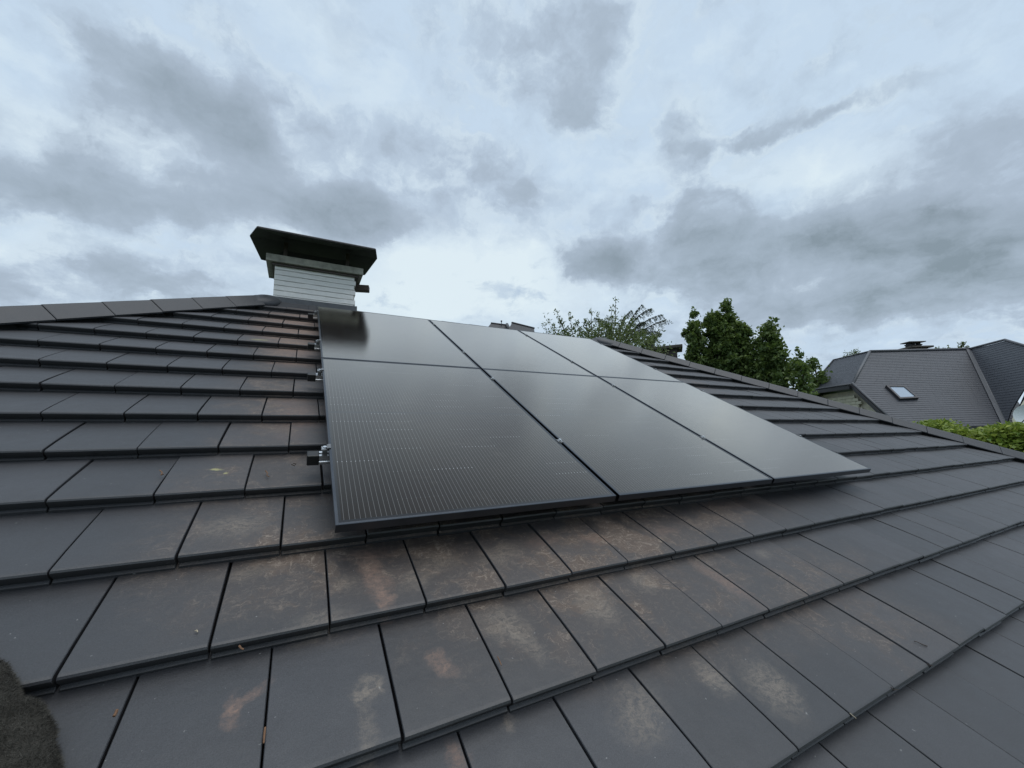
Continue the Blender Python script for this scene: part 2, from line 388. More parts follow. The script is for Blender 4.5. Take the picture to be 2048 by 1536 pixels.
# tile profile (y up the slope from the nose, z)
PROF = [(.020, -.064), (.008, -.055), (.004, -.051), (.004, -.0400), (.013, -.0360), (.009, -.026), (.002, -.0125), (.0010, -.0060), (.0045, -.0016), (.010, -.0002),
        (.014, -.0006), (.09, -.0095), (.18, -.0225), (.27, -.0365), (.345, -.0485), (.375, -.0550), (.375, -.070)]
def tile_mesh(w, name='roof_tile'):
    bv = .0016; xs = [.0, bv, w - bv, w]; v = []; f = []
    n = len(PROF)
    for i, x in enumerate(xs):
        for (y, z) in PROF:
            v.append((x, y, z - (bv if i in (0, 3) and z > -.05 else 0)))
    for i in range(3):
        for j in range(n - 1):
            f.append((i * n + j, (i + 1) * n + j, (i + 1) * n + j + 1, i * n + j + 1))
    f.append(tuple(range(n)))
    f.append(tuple(range(3 * n, 4 * n))[::-1])
    me = bpy.data.meshes.new(name); me.from_pydata(v, [], f); me.update(); me.materials.append(M_TILE)
    for p_ in me.polygons: p_.use_smooth = len(p_.vertices) == 4
    sharp(me)
    return me
def sharp(me, ang=.42):
    bm = bmesh.new(); bm.from_mesh(me)
    for e in bm.edges:
        e.smooth = len(e.link_faces) == 2 and e.calc_face_angle(0) < ang
    bm.to_mesh(me); bm.free()
GAPT = .0058
TILE = tile_mesh(TW - GAPT)
TILE_CLEAN = TILE.copy(); TILE_CLEAN.materials.clear(); TILE_CLEAN.materials.append(M_TILE_CLEAN)
def walked(x, y):
    return (-.85 < x < 3.2 and -1.15 < y < .3) or (-1.0 < x < .3 and y > 0) or (3.0 < x < 5.0 and y > .9)
PANW, PANH, PX, PY = 1.1425, 1.7125, 1.1625, 1.7245
AR_X, AR_Y = 3 * PX - .02, 2 * PY - .012
def hidden_by_panels(X):
    d = X - CAM
    for zz in (0.0, -.03):
        a = TI @ CAM; c = TI @ X; dd = c - a
        if abs(dd.z) < 1e-6: continue
        s_ = (zz - a.z) / dd.z
        if 0 < s_ < 1:
            q = a + dd * s_
            if 0 < q.x < AR_X and 0 < q.y < AR_Y: return True
    return False
tiles = []
r0 = math.floor((Y0 - RIDGE_Y) / RP) ; r1 = math.ceil((Y0 - EAVE_Y) / RP)
for r in range(r0, r1 + 1):
    yn = Y0 - RP * r
    if yn > RIDGE_Y - .06 or yn < EAVE_Y - .05: continue
    ph = .5 * (r % 2)
    n0 = math.floor((hipL(yn) - X0) / TW) - 2; n1 = math.ceil((hipR(yn) - X0) / TW) + 2
    for n in range(n0, n1):
        x = X0 + TW * (n + ph) + GAPT / 2
        yt = min(yn + .375, RIDGE_Y)
        # wholly outside the hips?
        if x + TW < hipL(yn) + .01 or x > hipR(yn) - .01: continue
        vis = 0.0; cnt = 0
        for a in (.1, .5, .9):
            for b_ in (.04, .5, .95):
                X = p2w(x + TW * a, yn + RP * b_, ZN)
                u, v, kz = w2pix(X)
                if kz > .05 and -40 < u < 2088 and 500 < v < 1576 and not hidden_by_panels(X) and hipL(yn) < x + TW * a < hipR(yn): cnt += 1
        if cnt:
            c4 = [w2pix(p2w(x + a * TW, yn + b_ * RP, ZN)) for a, b_ in ((0, 0), (1, 0), (1, 1), (0, 1))]
            if all(q[2] > .05 for q in c4):
                ar = abs(sum(c4[i][0] * c4[(i + 1) % 4][1] - c4[(i + 1) % 4][0] * c4[i][1] for i in range(4))) / 2
            else: ar = 1e6
            vis = ar * cnt / 9
        tiles.append((vis, x, yn, r))
tiles.sort(key=lambda q: -q[0])
nvis = sum(1 for q in tiles if q[0] > 0)
print('tiles', len(tiles), 'visible', nvis)
def cut_needed(x, yn):
    return x < hipL(yn + .38) + .0 or x + TW > hipR(yn + .38) or yn + .375 > RIDGE_Y
def cut(bm, x, yn):
    """trim a tile (already in roof coordinates) along the hips and the ridge"""
    for co, no in (((hipL(0), 0, 0), (-1.15, 1, 0)), ((hipR(0), 0, 0), (1.19, 1, 0)), ((0, RIDGE_Y, 0), (0, 1, 0))):
        g_ = list(bm.verts) + list(bm.edges) + list(bm.faces)
        bmesh.ops.bisect_plane(bm, geom=g_, plane_co=co, plane_no=no, clear_outer=True)
rest = bmesh.new(); nind = 0
for i, (vis, x, yn, r) in enumerate(tiles):
    jx, jy, jz = random.gauss(0, .0007), random.gauss(0, .0012), random.gauss(0, .0009)
    mt = Matrix.Translation((x + jx, yn + jy, ZN + jz)) @ Matrix.Rotation(random.gauss(0, .0025), 4, 'Z') @ Matrix.Rotation(random.gauss(0, .003), 4, 'Y') @ Matrix.Rotation(random.gauss(0, .004), 4, 'X')
    if vis > 0 and nind < 300:
        if cut_needed(x, yn):
            bm = bmesh.new(); bm.from_mesh(TILE); bm.transform(mt); cut(bm, x, yn)
            if not bm.faces: bm.free(); continue
            me = bpy.data.meshes.new('roof_tile'); bm.to_mesh(me); bm.free(); me.materials.append(M_TILE if walked(x, yn) else M_TILE_CLEAN); sharp(me)
            link('roof_tile', me, None, roof)
        else:
            link('roof_tile', TILE if walked(x, yn) else TILE_CLEAN, None, roof, mt)
        nind += 1
    else:
        bm = bmesh.new(); bm.from_mesh(TILE); bm.transform(mt)
        if cut_needed(x, yn): cut(bm, x, yn)
        me = bpy.data.meshes.new('tmp'); bm.to_mesh(me); bm.free(); rest.from_mesh(me); bpy.data.meshes.remove(me)
me = bpy.data.meshes.new('covered_tiles'); rest.to_mesh(me); rest.free(); me.materials.append(M_TILE_CLEAN)
for p_ in me.polygons: p_.use_smooth = len(p_.vertices) == 4
sharp(me)
tag(link('covered_tiles', me, None, roof), kind='stuff')

# hip caps: angled cover tiles laid up the hips, each lapping over the one below
def cap_mesh(L, wl, drop, wr, dropr, name):
    """profile across: left wing (towards our slope), round apex, other wing. local y along the hip (up), x across, z up"""
    th = .015
    pr = [(-wl, -drop - .016), (-wl - .003, -drop - .004), (-wl + .006, -drop + .002), (-wl * .5, -drop * .47), (-.022, -.007), (-.010, -.001), (0, .002), (.010, -.001), (.022, -.007),
          (wr * .5, -dropr * .47), (wr - .006, -dropr + .002), (wr + .003, -dropr - .004), (wr, -dropr - .016)]
    n = len(pr); v = []; f = []
    secs = [(0, .0, 0), (0, .0, 1), (.005, .0025, 1), (L * .5, .001, 1), (L - .005, -.001, 1), (L - .005, -.001, 0)]
    for (y, dz, outer) in secs:
        for (x, z) in pr:
            s_ = 1 if outer else (1 - .014 / max(.03, abs(x) + .03))
            v.append((x * s_, y, z + dz - (0 if outer else th)))
    for i in range(len(secs) - 1):
        for j in range(n - 1):
            f.append((i * n + j, i * n + j + 1, (i + 1) * n + j + 1, (i + 1) * n + j))
    me = bpy.data.meshes.new(name); me.from_pydata(v, [], f); me.update(); me.materials.append(M_CAP)
    for p_ in me.polygons: p_.use_smooth = False
    return me
def lay_caps(A, B, L, me, name, parent, inward, skip=0):
    A, B = Vector(A), Vector(B); d = (B - A); n = int(d.length / L); y = d.normalized()
    zz = Vector((0, 0, 1)); x = y.cross(zz).normalized(); z = x.cross(y)
    bmat = Matrix((x, y, z)).transposed().to_4x4()
    for i in range(n + 1):
        q = A + y * (i * L)
        o = link(name, me, None, parent, Matrix.Translation(q + Vector((0, 0, random.gauss(0, .001)))) @ bmat @ Matrix.Rotation(random.gauss(0, .004), 4, 'Z'))
# left hip: local +x looks towards our slope (hip runs up to the right)
ZAL, ZAR = -.040, -.062
capL = cap_mesh(.33, .13, .10, .125, .062, 'hip_cap')
lay_caps((hipL(-1.9), -1.9, ZAL), (hipL(RIDGE_Y - .12), RIDGE_Y - .12, ZAL), .33, capL, 'hip_cap', roof, 1)
capR = cap_mesh(.35, .105, .052, .13, .10, 'hip_cap')
lay_caps((hipR(-1.9), -1.9, ZAR), (hipR(RIDGE_Y - .1), RIDGE_Y - .1, ZAR), .35, capR, 'hip_cap', roof, -1)
# dark hip rolls closing the space under the caps
for (fn, za) in ((hipL, ZAL), (hipR, ZAR)):
    bm = bmesh.new(); a_, b__ = Vector((fn(EAVE_Y), EAVE_Y, 0)), Vector((fn(RIDGE_Y), RIDGE_Y, 0)); dd_ = (b__ - a_).normalized(); nx = Vector((dd_.y, -dd_.x, 0))
    vs4 = [[bm.verts.new(q + nx * w_ + Vector((0, 0, z_))) for (w_, z_) in ((-.075, -.21), (.075, -.21), (.06, za - .052), (0, za - .022), (-.06, za - .052))] for q in (a_, b__)]
    for i in range(5): bm.faces.new((vs4[0][i], vs4[0][(i + 1) % 5], vs4[1][(i + 1) % 5], vs4[1][i]))
    from_bm('hip_roll', bm, M_DECK, roof)
# ridge tiles
rcap = cap_mesh(.39, .12, .16, .12, .045, 'ridge_tile')
x = hipL(RIDGE_Y) + .02
while x < hipR(RIDGE_Y) - .1:
    mt = Matrix.Translation((x, RIDGE_Y + .02, -.105)) @ Matrix.Rotation(-PI / 2, 4, 'Z')
    link('ridge_tile', rcap, None, roof, mt); x += .385
# rounded three-way pieces where hips and ridge meet
def junction(x, y, z, sx, rot):
    bm = bmesh.new(); bmesh.ops.create_uvsphere(bm, u_segments=20, v_segments=10, radius=1)
    for q in bm.verts:
        if q.co.z < -.1: q.co.z = -.1
        q.co = Vector((q.co.x * .21, q.co.y * .125, q.co.z * .072 if q.co.z > 0 else q.co.z * .4))
    from_bm('junction_cap', bm, M_CAP, roof, Matrix.Translation((x, y, z)) @ Matrix.Rotation(rot, 4, 'Z'), True)
junction(hipL(RIDGE_Y) - .02, RIDGE_Y - .03, -.112, 1, .86)
junction(hipR(RIDGE_Y) + .02, RIDGE_Y - .03, -.132, 1, -.87)
# the other three slopes, built as lapped courses
def slope(name, a, b, c, d, parent, courses, mat_):
    """a-b eave, d-c top; stepped courses"""
    a, b, c, d = map(Vector, (a, b, c, d)); n = (b - a).cross(d - a).normalized()
    v = []; f = []
    for i in range(courses):
        t0, t1 = i / courses, (i + 1) / courses
        l0, r0_ = a.lerp(d, t0), b.lerp(c, t0); l1, r1_ = a.lerp(d, t1), b.lerp(c, t1)
        k_ = len(v)
        v += [l0 - n * .03, r0_ - n * .03, l0, r0_, l1 - n * .032, r1_ - n * .032]
        f += [(k_, k_ + 1, k_ + 3, k_ + 2), (k_ + 2, k_ + 3, k_ + 5, k_ + 4)]
    return pyd(name, v, f, mat_, parent)
EL, ER = p2w(hipL(EAVE_Y), EAVE_Y, ZN - .03), p2w(hipR(EAVE_Y), EAVE_Y, ZN - .03)
RL, RR = p2w(hipL(RIDGE_Y), RIDGE_Y, ZN - .03), p2w(hipR(RIDGE_Y), RIDGE_Y, ZN - .03)
yb = 2 * RL.y - EL.y
BL, BR = Vector((EL.x, yb, EL.z)), Vector((ER.x, yb, ER.z))
hs = [-Vector((1.85, 3.5, 0))]
def hl(q): return Vector(q) - Vector((1.85, 3.5, 0))
slope('side_slope', hl(BL), hl(EL), hl(RL), hl(RL), house, 17, M_CAP)
slope('side_slope', hl(ER), hl(BR), hl(RR), hl(RR), house, 17, M_CAP)
slope('rear_slope', hl(BR), hl(BL), hl(RL), hl(RR), house, 17, M_CAP)
M_WBRICK = simple('white_painted_brick', (.74, .735, .70), .75, var=.10, nscale=7, bump=.4, bscale=60)
bm = bmesh.new(); box(bm, hl((EL.x + .45, EL.y + .45, 0)), hl((ER.x - .45, yb - .45, EL.z - .12)))
from_bm('wall', bm, M_WBRICK, house)
bm = bmesh.new()
tube(bm, [hl(EL + Vector((-.1, -.06, -.09))), hl(ER + Vector((.1, -.06, -.09)))], .065, 10)
from_bm('gutter', bm, M_COWL, house)

# ---- chimney (part of the house), pieces below it
CX0, CX1, CY0, CY1, CZ0, CZT = -.432, .438, 3.72, 4.16, 5.55, 6.40
bm = bmesh.new(); box(bm, hl((CX0 + .012, CY0 + .012, CZ0)), hl((CX1 - .012, CY1 - .012, CZT - .002)))
M_MORTAR = simple('painted_mortar', (.50, .48, .44), .9, var=.12, nscale=10)
chim = from_bm('chimney', bm, M_MORTAR, house)
M_PBRICK = simple('painted_brick', (.88, .855, .83), .7, var=.05, nscale=16, bump=.3, bscale=30)
def brick_mesh(lx, ly, lz, seed):
    r_ = random.Random(seed); bm = bmesh.new()
    box(bm, (0, 0, 0), (lx, ly, lz), None, .004)
    for q in bm.verts:
        if q.co.x < .005: q.co.x = 0
        if q.co.x > lx - .005: q.co.x = lx
    for q in bm.verts: q.co += Vector((r_.gauss(0, .0003), r_.gauss(0, .0010), r_.gauss(0, .0009)))
    bmesh.ops.recalc_face_normals(bm, faces=bm.faces)
    me = bpy.data.meshes.new('brick'); bm.to_mesh(me); bm.free(); me.materials.append(M_PBRICK)
    return me
CH, JT = .0615, .0055
BM = [brick_mesh(.2128, .1, CH - JT, s_) for s_ in range(6)]
BH = [brick_mesh(.1048, .1, CH - JT, 20 + s_) for s_ in range(4)]
z = CZT - .003 - CH; row = 0
while z > 5.72:
    for side in range(4):
        if side == 0: o_, ax, ln = Vector((CX0, CY0, z)), Matrix.Identity(4), CX1 - CX0
        elif side == 1: o_, ax, ln = Vector((CX1, CY0, z)), Matrix.Rotation(PI / 2, 4, 'Z'), CY1 - CY0
        elif side == 2: o_, ax, ln = Vector((CX1, CY1, z)), Matrix.Rotation(PI, 4, 'Z'), CX1 - CX0
        else: o_, ax, ln = Vector((CX0, CY1, z)), Matrix.Rotation(-PI / 2, 4, 'Z'), CY1 - CY0
        if side in (1, 2, 3) and z < 5.9: continue
        # full bricks with a half brick in alternate rows; corners overlap inwards only
        inset = .1 if side in (1, 3) else 0.0
        pos_ = inset + (.0 if row % 2 == 0 else .0); first = row % 2
        while pos_ < ln - inset - .02:
            half_ = first or (ln - inset - pos_ < .18); first = 0
            l_ = .1045 if half_ else .2125
            me_ = random.choice(BH if half_ else BM)
            sx = min(1.0, (ln - inset - pos_) / l_)
            o2 = link('brick', me_, None, chim, Matrix.Translation(hl(o_)) @ ax @ Matrix.Translation((pos_, random.gauss(0, .0006), 0)) @ Matrix.Scale(sx, 4, (1, 0, 0)))
            pos_ += l_ + .0002
    z -= CH; row += 1
bm = bmesh.new(); box(bm, hl((-.52, 3.655, 6.402)), hl((.515, 4.222, 6.487)), None, .006)
from_bm('chimney_slab', bm, M_CONC, chim)
# steel angle collar just under the slab
bm = bmesh.new()
for (a, b_) in (((CX0 - .03, CY0 - .028, 6.375), (CX1 + .03, CY0 - .004, 6.3985)), ((CX0 - .03, CY1 + .004, 6.375), (CX1 + .03, CY1 + .028, 6.3985)),
                ((CX0 - .028, CY0 - .003, 6.375), (CX0 - .004, CY1 + .003, 6.3985)), ((CX1 + .004, CY0 - .003, 6.375), (CX1 + .028, CY1 + .003, 6.3985))):
    box(bm, hl(a), hl(b_))
from_bm('collar', bm, M_ROSTY, chim)
# cowl: octagonal sheet hood on four legs
zc = 6.625
oc = [(-.595, 3.345), (.612, 3.352), (.665, 3.585), (.600, 4.16), (.45, 4.24), (-.45, 4.24), (-.612, 4.19), (-.678, 3.585)]
v = []; f = []
inner = [(x_ * .55, 3.80 + (y_ - 3.80) * .4) for x_, y_ in oc]
for lst, zz in ((oc, zc - .012), (oc, zc), ([(x_ * .985, 3.8 + (y_ - 3.8) * .985) for x_, y_ in oc], zc + .010), (inner, zc + .075)):
    for (x_, y_) in lst: v.append(hl((x_, y_, zz)))
v2 = [hl((x_ * .99, 3.8 + (y_ - 3.8) * .99, zc - .012)) for x_, y_ in oc] + [hl((x_ * .55, 3.8 + (y_ - 3.8) * .4, zc + .06)) for x_, y_ in oc]
base_ = len(v); v += v2
for i in range(8):
    j = (i + 1) % 8
    for k_ in range(3): f.append((k_ * 8 + i, k_ * 8 + j, (k_ + 1) * 8 + j, (k_ + 1) * 8 + i))
    f.append((i, j, base_ + j, base_ + i)); f.append((base_ + i, base_ + j, base_ + 8 + j, base_ + 8 + i))
f.append(tuple(range(24, 32))); f.append(tuple(range(base_ + 8, base_ + 16)))
cowl = pyd('cowl', v, f, M_COWL, chim)
for (x_, y_) in ((-.335, 3.72), (.335, 3.72), (-.335, 4.14), (.335, 4.14)):
    bm = bmesh.new(); box(bm, hl((x_ - .02, y_ - .003, 6.480)), hl((x_ + .02, y_ + .003, zc + .05)))
    from_bm('cowl_leg', bm, M_ROSTY, chim)
# flue mouth under the cowl
bm = bmesh.new(); tube(bm, [hl((0, 3.94, 6.48)), hl((0, 3.94, 6.54))], .11, 18); from_bm('flue', bm, M_COWL, chim)
# the beam end sticking out behind on the right
bm = bmesh.new()
mt = Matrix.Translation(hl((.50, 3.98, 6.335))) @ Matrix.Rotation(-.25, 4, 'Z')
box(bm, (-.12, -.05, -.03), (.135, .05, .045), mt, .008)
from_bm('bracket', bm, M_ROSTY, chim)
# flashing: lead apron and upstand around the stack
bm = bmesh.new()
box(bm, hl((CX0 - .022, CY0 - .020, 5.75)), hl((CX1 + .022, CY0 - .006, 6.006)))
box(bm, hl((CX0 - .022, CY0 - .005, 5.70)), hl((CX0 - .006, CY1 + .02, 6.006)))
box(bm, hl((CX1 + .006, CY0 - .005, 5.70)), hl((CX1 + .022, CY1 + .02, 6.006)))
from_bm('flashing', bm, M_LEAD, chim)

# ------------------------------------------------------------------ solar panels
def panel_parts():
    W_, H_, T_, rim = PANW, PANH, .030, .0105
    bm = bmesh.new()
    z1 = .0
    # frame: top rim with chamfer, outer wall
    def bar(a, b_): box(bm, a, b_)
    o_ = [(0, 0), (W_, 0), (W_, H_), (0, H_)]
    def ring(ins, z_): return [bm.verts.new((x_ + (ins if x_ == 0 else -ins), y_ + (ins if y_ == 0 else -ins), z_)) for x_, y_ in o_]
    rs = [ring(.028, -T_), ring(0, -T_), ring(0, -.0012), ring(.0012, 0), ring(rim - .001, 0), ring(rim, -.0014), ring(rim, -.006)]
    for a, b_ in zip(rs[:-1], rs[1:]):
        for i in range(4): bm.faces.new((a[i], a[(i + 1) % 4], b_[(i + 1) % 4], b_[i]))
    bmesh.ops.recalc_face_normals(bm, faces=bm.faces)
    fm = bpy.data.meshes.new('frame'); bm.to_mesh(fm); bm.free(); fm.materials.append(M_FRAME)
    e = rim - .0005
    gm = bpy.data.meshes.new('glass')
    gv = []
    for zz in (-.0016, -.0065):
        gv += [(e, e, zz), (W_ - e, e, zz), (W_ - e, H_ - e, zz), (e, H_ - e, zz)]
    gm.from_pydata(gv, [], [(0, 1, 2, 3), (7, 6, 5, 4), (0, 4, 5, 1), (1, 5, 6, 2), (2, 6, 7, 3), (3, 7, 4, 0)]); gm.update(); gm.materials.append(M_CELL)
    bm = bmesh.new(); box(bm, (W_ / 2 - .05, H_ - .16, -.026), (W_ / 2 + .05, H_ - .06, -.0075), None, .003)
    jm = bpy.data.meshes.new('junction_box'); bm.to_mesh(jm); bm.free(); jm.materials.append(M_CAPB)
    return fm, gm, jm
FM, GM, JM = panel_parts()
PLAB = {(0, 0): 'black solar panel in the lower row, nearest, with thin wires showing under its glass',
        (1, 0): 'black solar panel in the middle of the lower row', (2, 0): 'black solar panel in the lower row farthest from the chimney side, at right',
        (0, 1): 'black solar panel in the upper row with the chimney mirrored in its glass',
        (1, 1): 'black solar panel in the middle of the upper row', (2, 1): 'black solar panel in the upper row at right, beside the hip'}
for i in range(3):
    for j in range(2):
        mt = TR @ Matrix.Translation((i * PX, j * PY, random.gauss(0, .0006)))
        e = empty('solar_panel', mat=mt); tag(e, PLAB[(i, j)], 'solar panel', 'solar panels on the roof')
        link('frame', FM, None, e); link('glass', GM, None, e); link('junction_box', JM, None, e)

# ------------------------------------------------------------------ mounting rails with clamps
def prism_x(bm, prof, x0, x1):
    a = [bm.verts.new((x0, y_, z_)) for y_, z_ in prof]; b_ = [bm.verts.new((x1, y_, z_)) for y_, z_ in prof]
    n = len(prof)
    for i in range(n): bm.faces.new((a[i], a[(i + 1) % n], b_[(i + 1) % n], b_[i]))
    bm.faces.new(a[::-1]); bm.faces.new(b_)
RPF = [(-.020, -.072), (.020, -.072), (.020, -.060), (.0165, -.057), (.0165, -.051), (.020, -.048), (.020, -.0315), (.0065, -.0315), (.0065, -.044), (-.0065, -.044), (-.0065, -.0315),
       (-.020, -.0315), (-.020, -.048), (-.0165, -.051), (-.0165, -.057), (-.020, -.060)]
bm = bmesh.new(); prism_x(bm, RPF, -.040, AR_X + .04); bmesh.ops.recalc_face_normals(bm, faces=bm.faces)
RAILM = bpy.data.meshes.new('rail_profile'); bm.to_mesh(RAILM); bm.free(); RAILM.materials.append(M_RAIL)
bm = bmesh.new(); box(bm, (-.080, -.0225, -.0745), (-.034, .0225, -.029), None, .004); bmesh.ops.recalc_face_normals(bm, faces=bm.faces)
ECM = bpy.data.meshes.new('end_cap'); bm.to_mesh(ECM); bm.free(); ECM.materials.append(M_CAPB)
# end clamp: z-shaped piece, with a bolt on top
bm = bmesh.new()
box(bm, (-.024, -.017, -.0305), (-.0035, .017, -.010), None, .0015); box(bm, (-.028, -.017, -.0098), (-.004, .017, -.0060)); box(bm, (-.0075, -.017, -.0055), (-.0030, .017, .0022)); box(bm, (-.0029, -.017, .0005), (.0075, .017, .0040))
bmesh.ops.recalc_face_normals(bm, faces=bm.faces)
ENDM = bpy.data.meshes.new('end_clamp'); bm.to_mesh(ENDM); bm.free(); ENDM.materials.append(M_CLAMP)
bm = bmesh.new(); box(bm, (-.0060, -.016, .0006), (.0260, .016, .0030), None, .0008); box(bm, (.004, -.02, -.026), (.016, .02, .0005))
MIDM = bpy.data.meshes.new('mid_clamp'); bm.to_mesh(MIDM); bm.free(); MIDM.materials.append(M_CLAMP)
bm = bmesh.new(); tube(bm, [(0, 0, 0), (0, 0, .007)], .0075, 10); tube(bm, [(0, 0, -.0015), (0, 0, .0)], .0105, 12)
BOLTM = bpy.data.meshes.new('bolt'); bm.to_mesh(BOLTM); bm.free(); BOLTM.materials.append(M_STEEL)
RL_LAB = ['lowest aluminium rail under the solar panels, its black end cap sticking out at left', 'second aluminium rail from the bottom, end cap beside the lower row of panels',
          'third aluminium rail from the bottom, end cap beside the upper row of panels', 'topmost aluminium rail, end cap just below the chimney']
for i, yr in enumerate((.505, 1.480, 2.150, 3.185)):
    e = empty('mounting_rail', mat=TR @ Matrix.Translation((0, yr, 0)))
    tag(e, RL_LAB[i], 'mounting rail', 'mounting rails of the solar array')
    link('rail_profile', RAILM, None, e); link('end_cap', ECM, None, e)
    link('end_cap', ECM, None, e, Matrix.Translation((AR_X, 0, 0)) @ Matrix.Scale(-1, 4, (1, 0, 0)))
    c = link('end_clamp', ENDM, None, e); link('bolt', BOLTM, None, c, Matrix.Translation((-.015, 0, -.0058)))
    c = link('end_clamp', ENDM, None, e, Matrix.Translation((AR_X, 0, 0)) @ Matrix.Rotation(PI, 4, 'Z')); link('bolt', BOLTM, None, c, Matrix.Translation((-.015, 0, -.0058)))
    for q in (1, 2):
        c = link('mid_clamp', MIDM, None, e, Matrix.Translation((q * PX - .02, 0, 0))); link('bolt', BOLTM, None, c, Matrix.Translation((.010, 0, .0052)))
    for q in range(7):   # roof hooks
        bm = bmesh.new(); box(bm, (.12 + q * .55, -.004, -.150), (.150 + q * .55, .004, -.0735)); from_bm('roof_hook', bm, M_RAIL, e)

# ------------------------------------------------------------------ neighbour's house on the right
e1 = Vector((.8873, -.4611, 0)).normalized(); e2 = Vector((-e1.y, e1.x, 0))
C0 = Vector((CAM.x, CAM.y, 0))
def nw(a, b_, z_): return C0 + e1 * a + e2 * b_ + Vector((0, 0, z_))
def ndep(u, v, D):
    d = wray(u, v); X = CAM + d * (D / d.dot(e2)); X = X - C0; return Vector((X.dot(e1), X.dot(e2), X.z))
def nonplane(u, v, Q, N):
    """hit of a viewing ray with plane (Q, N) in neighbour coordinates"""
    d = wray(u, v); dl = Vector((d.dot(e1), d.dot(e2), d.z)); o_ = Vector((0, 0, CAM.z))
    return o_ + dl * ((Q - o_).dot(N) / dl.dot(N))
DE = 15.0; E0 = ndep(1975, 851.5, DE); T0 = ndep(1840, 701.5, DE + 3.6)
run, rise = 3.6, T0.z - E0.z
NF = Vector((0, -rise, run)).normalized()
nb_ = empty('neighbour_house', nw(12, 17, 0)); NBI = Matrix((e1, e2, Vector((0, 0, 1)))).transposed().to_4x4()
nb_.matrix_basis = Matrix.Translation(C0) @ NBI
tag(nb_, 'neighbouring house at right with dark tiled half hipped roof and one skylight', 'house')

def ntile_material():
    m, t, b, _ = material('neighbour_roof_tiles')
    pos = t.n('ShaderNodeNewGeometry').outputs['Position']
    n1 = t.noise(pos, 1.2, 5, .6).outputs[0]; n2 = t.noise(pos, 9, 3, .6).outputs[0]
    c = t.mix(n1, (.036, .040, .050), (.058, .064, .078)); c = t.mix(t.rng(n2, .35, .7, 0, .5), c, (.052, .056, .066))
    t.set(b.inputs['Base Color'], c); b.inputs['Roughness'].default_value = .5
    return m
M_NT = ntile_material()
M_CREAM = simple('cream_brick', (.66, .62, .50), .85, var=.2, nscale=6, bump=.6, bscale=14)
M_FASC = simple('dark_fascia', (.022, .022, .026), .5)
M_VERGE = simple('zinc_edge', (.085, .088, .096), .5, var=.2)

def courses(name, poly, parent, pitch_len, mat_, n_hint, lip=.008):
    """a planar polygon (local coords, first edge horizontal direction given by h) cut into lapped course strips"""
    P = [Vector(q) for q in poly]; n = n_hint.normalized()
    h = Vector((0, 0, 1)).cross(n).normalized(); s_ = n.cross(h).normalized()
    if s_.z < 0: s_ = -s_
    o_ = P[0]; pts = [((q - o_).dot(h), (q - o_).dot(s_)) for q in P]
    lo, hi = min(q[1] for q in pts), max(q[1] for q in pts)
    v = []; f = []; k_ = 0; c = lo
    def span(sv):
        xs = []
        for i in range(len(pts)):
            (xa, ya), (xb, yb_) = pts[i], pts[(i + 1) % len(pts)]
            if (ya - sv) * (yb_ - sv) <= 0 and ya != yb_:
                xs.append(xa + (xb - xa) * (sv - ya) / (yb_ - ya))
        return (min(xs), max(xs)) if len(xs) >= 2 else None
    r_ = random.Random(3)
    while c < hi - .02:
        t_ = min(c + pitch_len, hi - .001); a = span(c + .001); b_ = span(t_)
        if a and b_:
            L_ = max(a[1] - a[0], .01); ns = max(1, int(L_ / .3))
            for i in range(ns):                      # one tile per step along the course
                u0, u1 = i / ns, (i + 1) / ns - .008 / ns
                wob = r_.gauss(0, .0009)
                q0, q1 = a[0] + u0 * L_, a[0] + u1 * L_
                w0, w1 = b_[0] + u0 * (b_[1] - b_[0]), b_[0] + u1 * (b_[1] - b_[0])
                base_ = len(v)
                for (x_, y_, z_) in ((q0, c, -.012), (q1, c, -.012), (q0, c, lip + wob), (q1, c, lip + wob), (w0, t_, 0), (w1, t_, 0)):
                    v.append(o_ + h * x_ + s_ * y_ + n * z_)
                f += [(base_, base_ + 1, base_ + 3, base_ + 2), (base_ + 2, base_ + 3, base_ + 5, base_ + 4)]
        c = t_
    # underlay
    base_ = len(v); v += [q - n * .03 for q in P]; f.append(tuple(range(base_, base_ + len(P))))
    return pyd(name, v, f, mat_, parent)
topL = nonplane(1738, 702.5, E0, NF); topL.z = T0.z; topL.y = T0.y
topR = nonplane(1946, 703, E0, NF); topR.z = T0.z; topR.y = T0.y
hipB = nonplane(1705, 770, E0, NF)
vergeB = nonplane(1765, 826, E0, NF)
# continue the verge to the eave
k_ = (E0.z - hipB.z) / (vergeB.z - hipB.z); vergeE = hipB.lerp(vergeB, k_)
valB = nonplane(2009, 848, E0, NF); valB = Vector((valB.x, E0.y, E0.z))
front = [vergeE, Vector((valB.x + 1.0, E0.y, E0.z)), Vector((topR.x + .6, topR.y, topR.z)), topL, hipB]
courses('roof_slope', front, nb_, .122, M_NT, NF)
# half hip on the left: plane through topL, hipB and a receding horizontal
far_top = ndep(1667, 721, 1.0); 
def onz_n(u, v, z_):
    d = wray(u, v); dl = Vector((d.dot(e1), d.dot(e2), d.z)); return Vector((0, 0, CAM.z)) + dl * ((z_ - CAM.z) / dl.z)
ftop = onz_n(1667, 721, topL.z); fbot = onz_n(1632, 782, hipB.z)
NL = (ftop - topL).cross(hipB - topL); NL = NL if NL.z > 0 else -NL; NL.normalize()
fb2 = nonplane(1606, 786, topL, NL); fb2 = hipB + (fbot - hipB) * 1.25; fb2 = fb2 - NL * (fb2 - topL).dot(NL)
courses('roof_slope', [fb2, hipB, topL, ftop], nb_, .122, M_NT, NL)
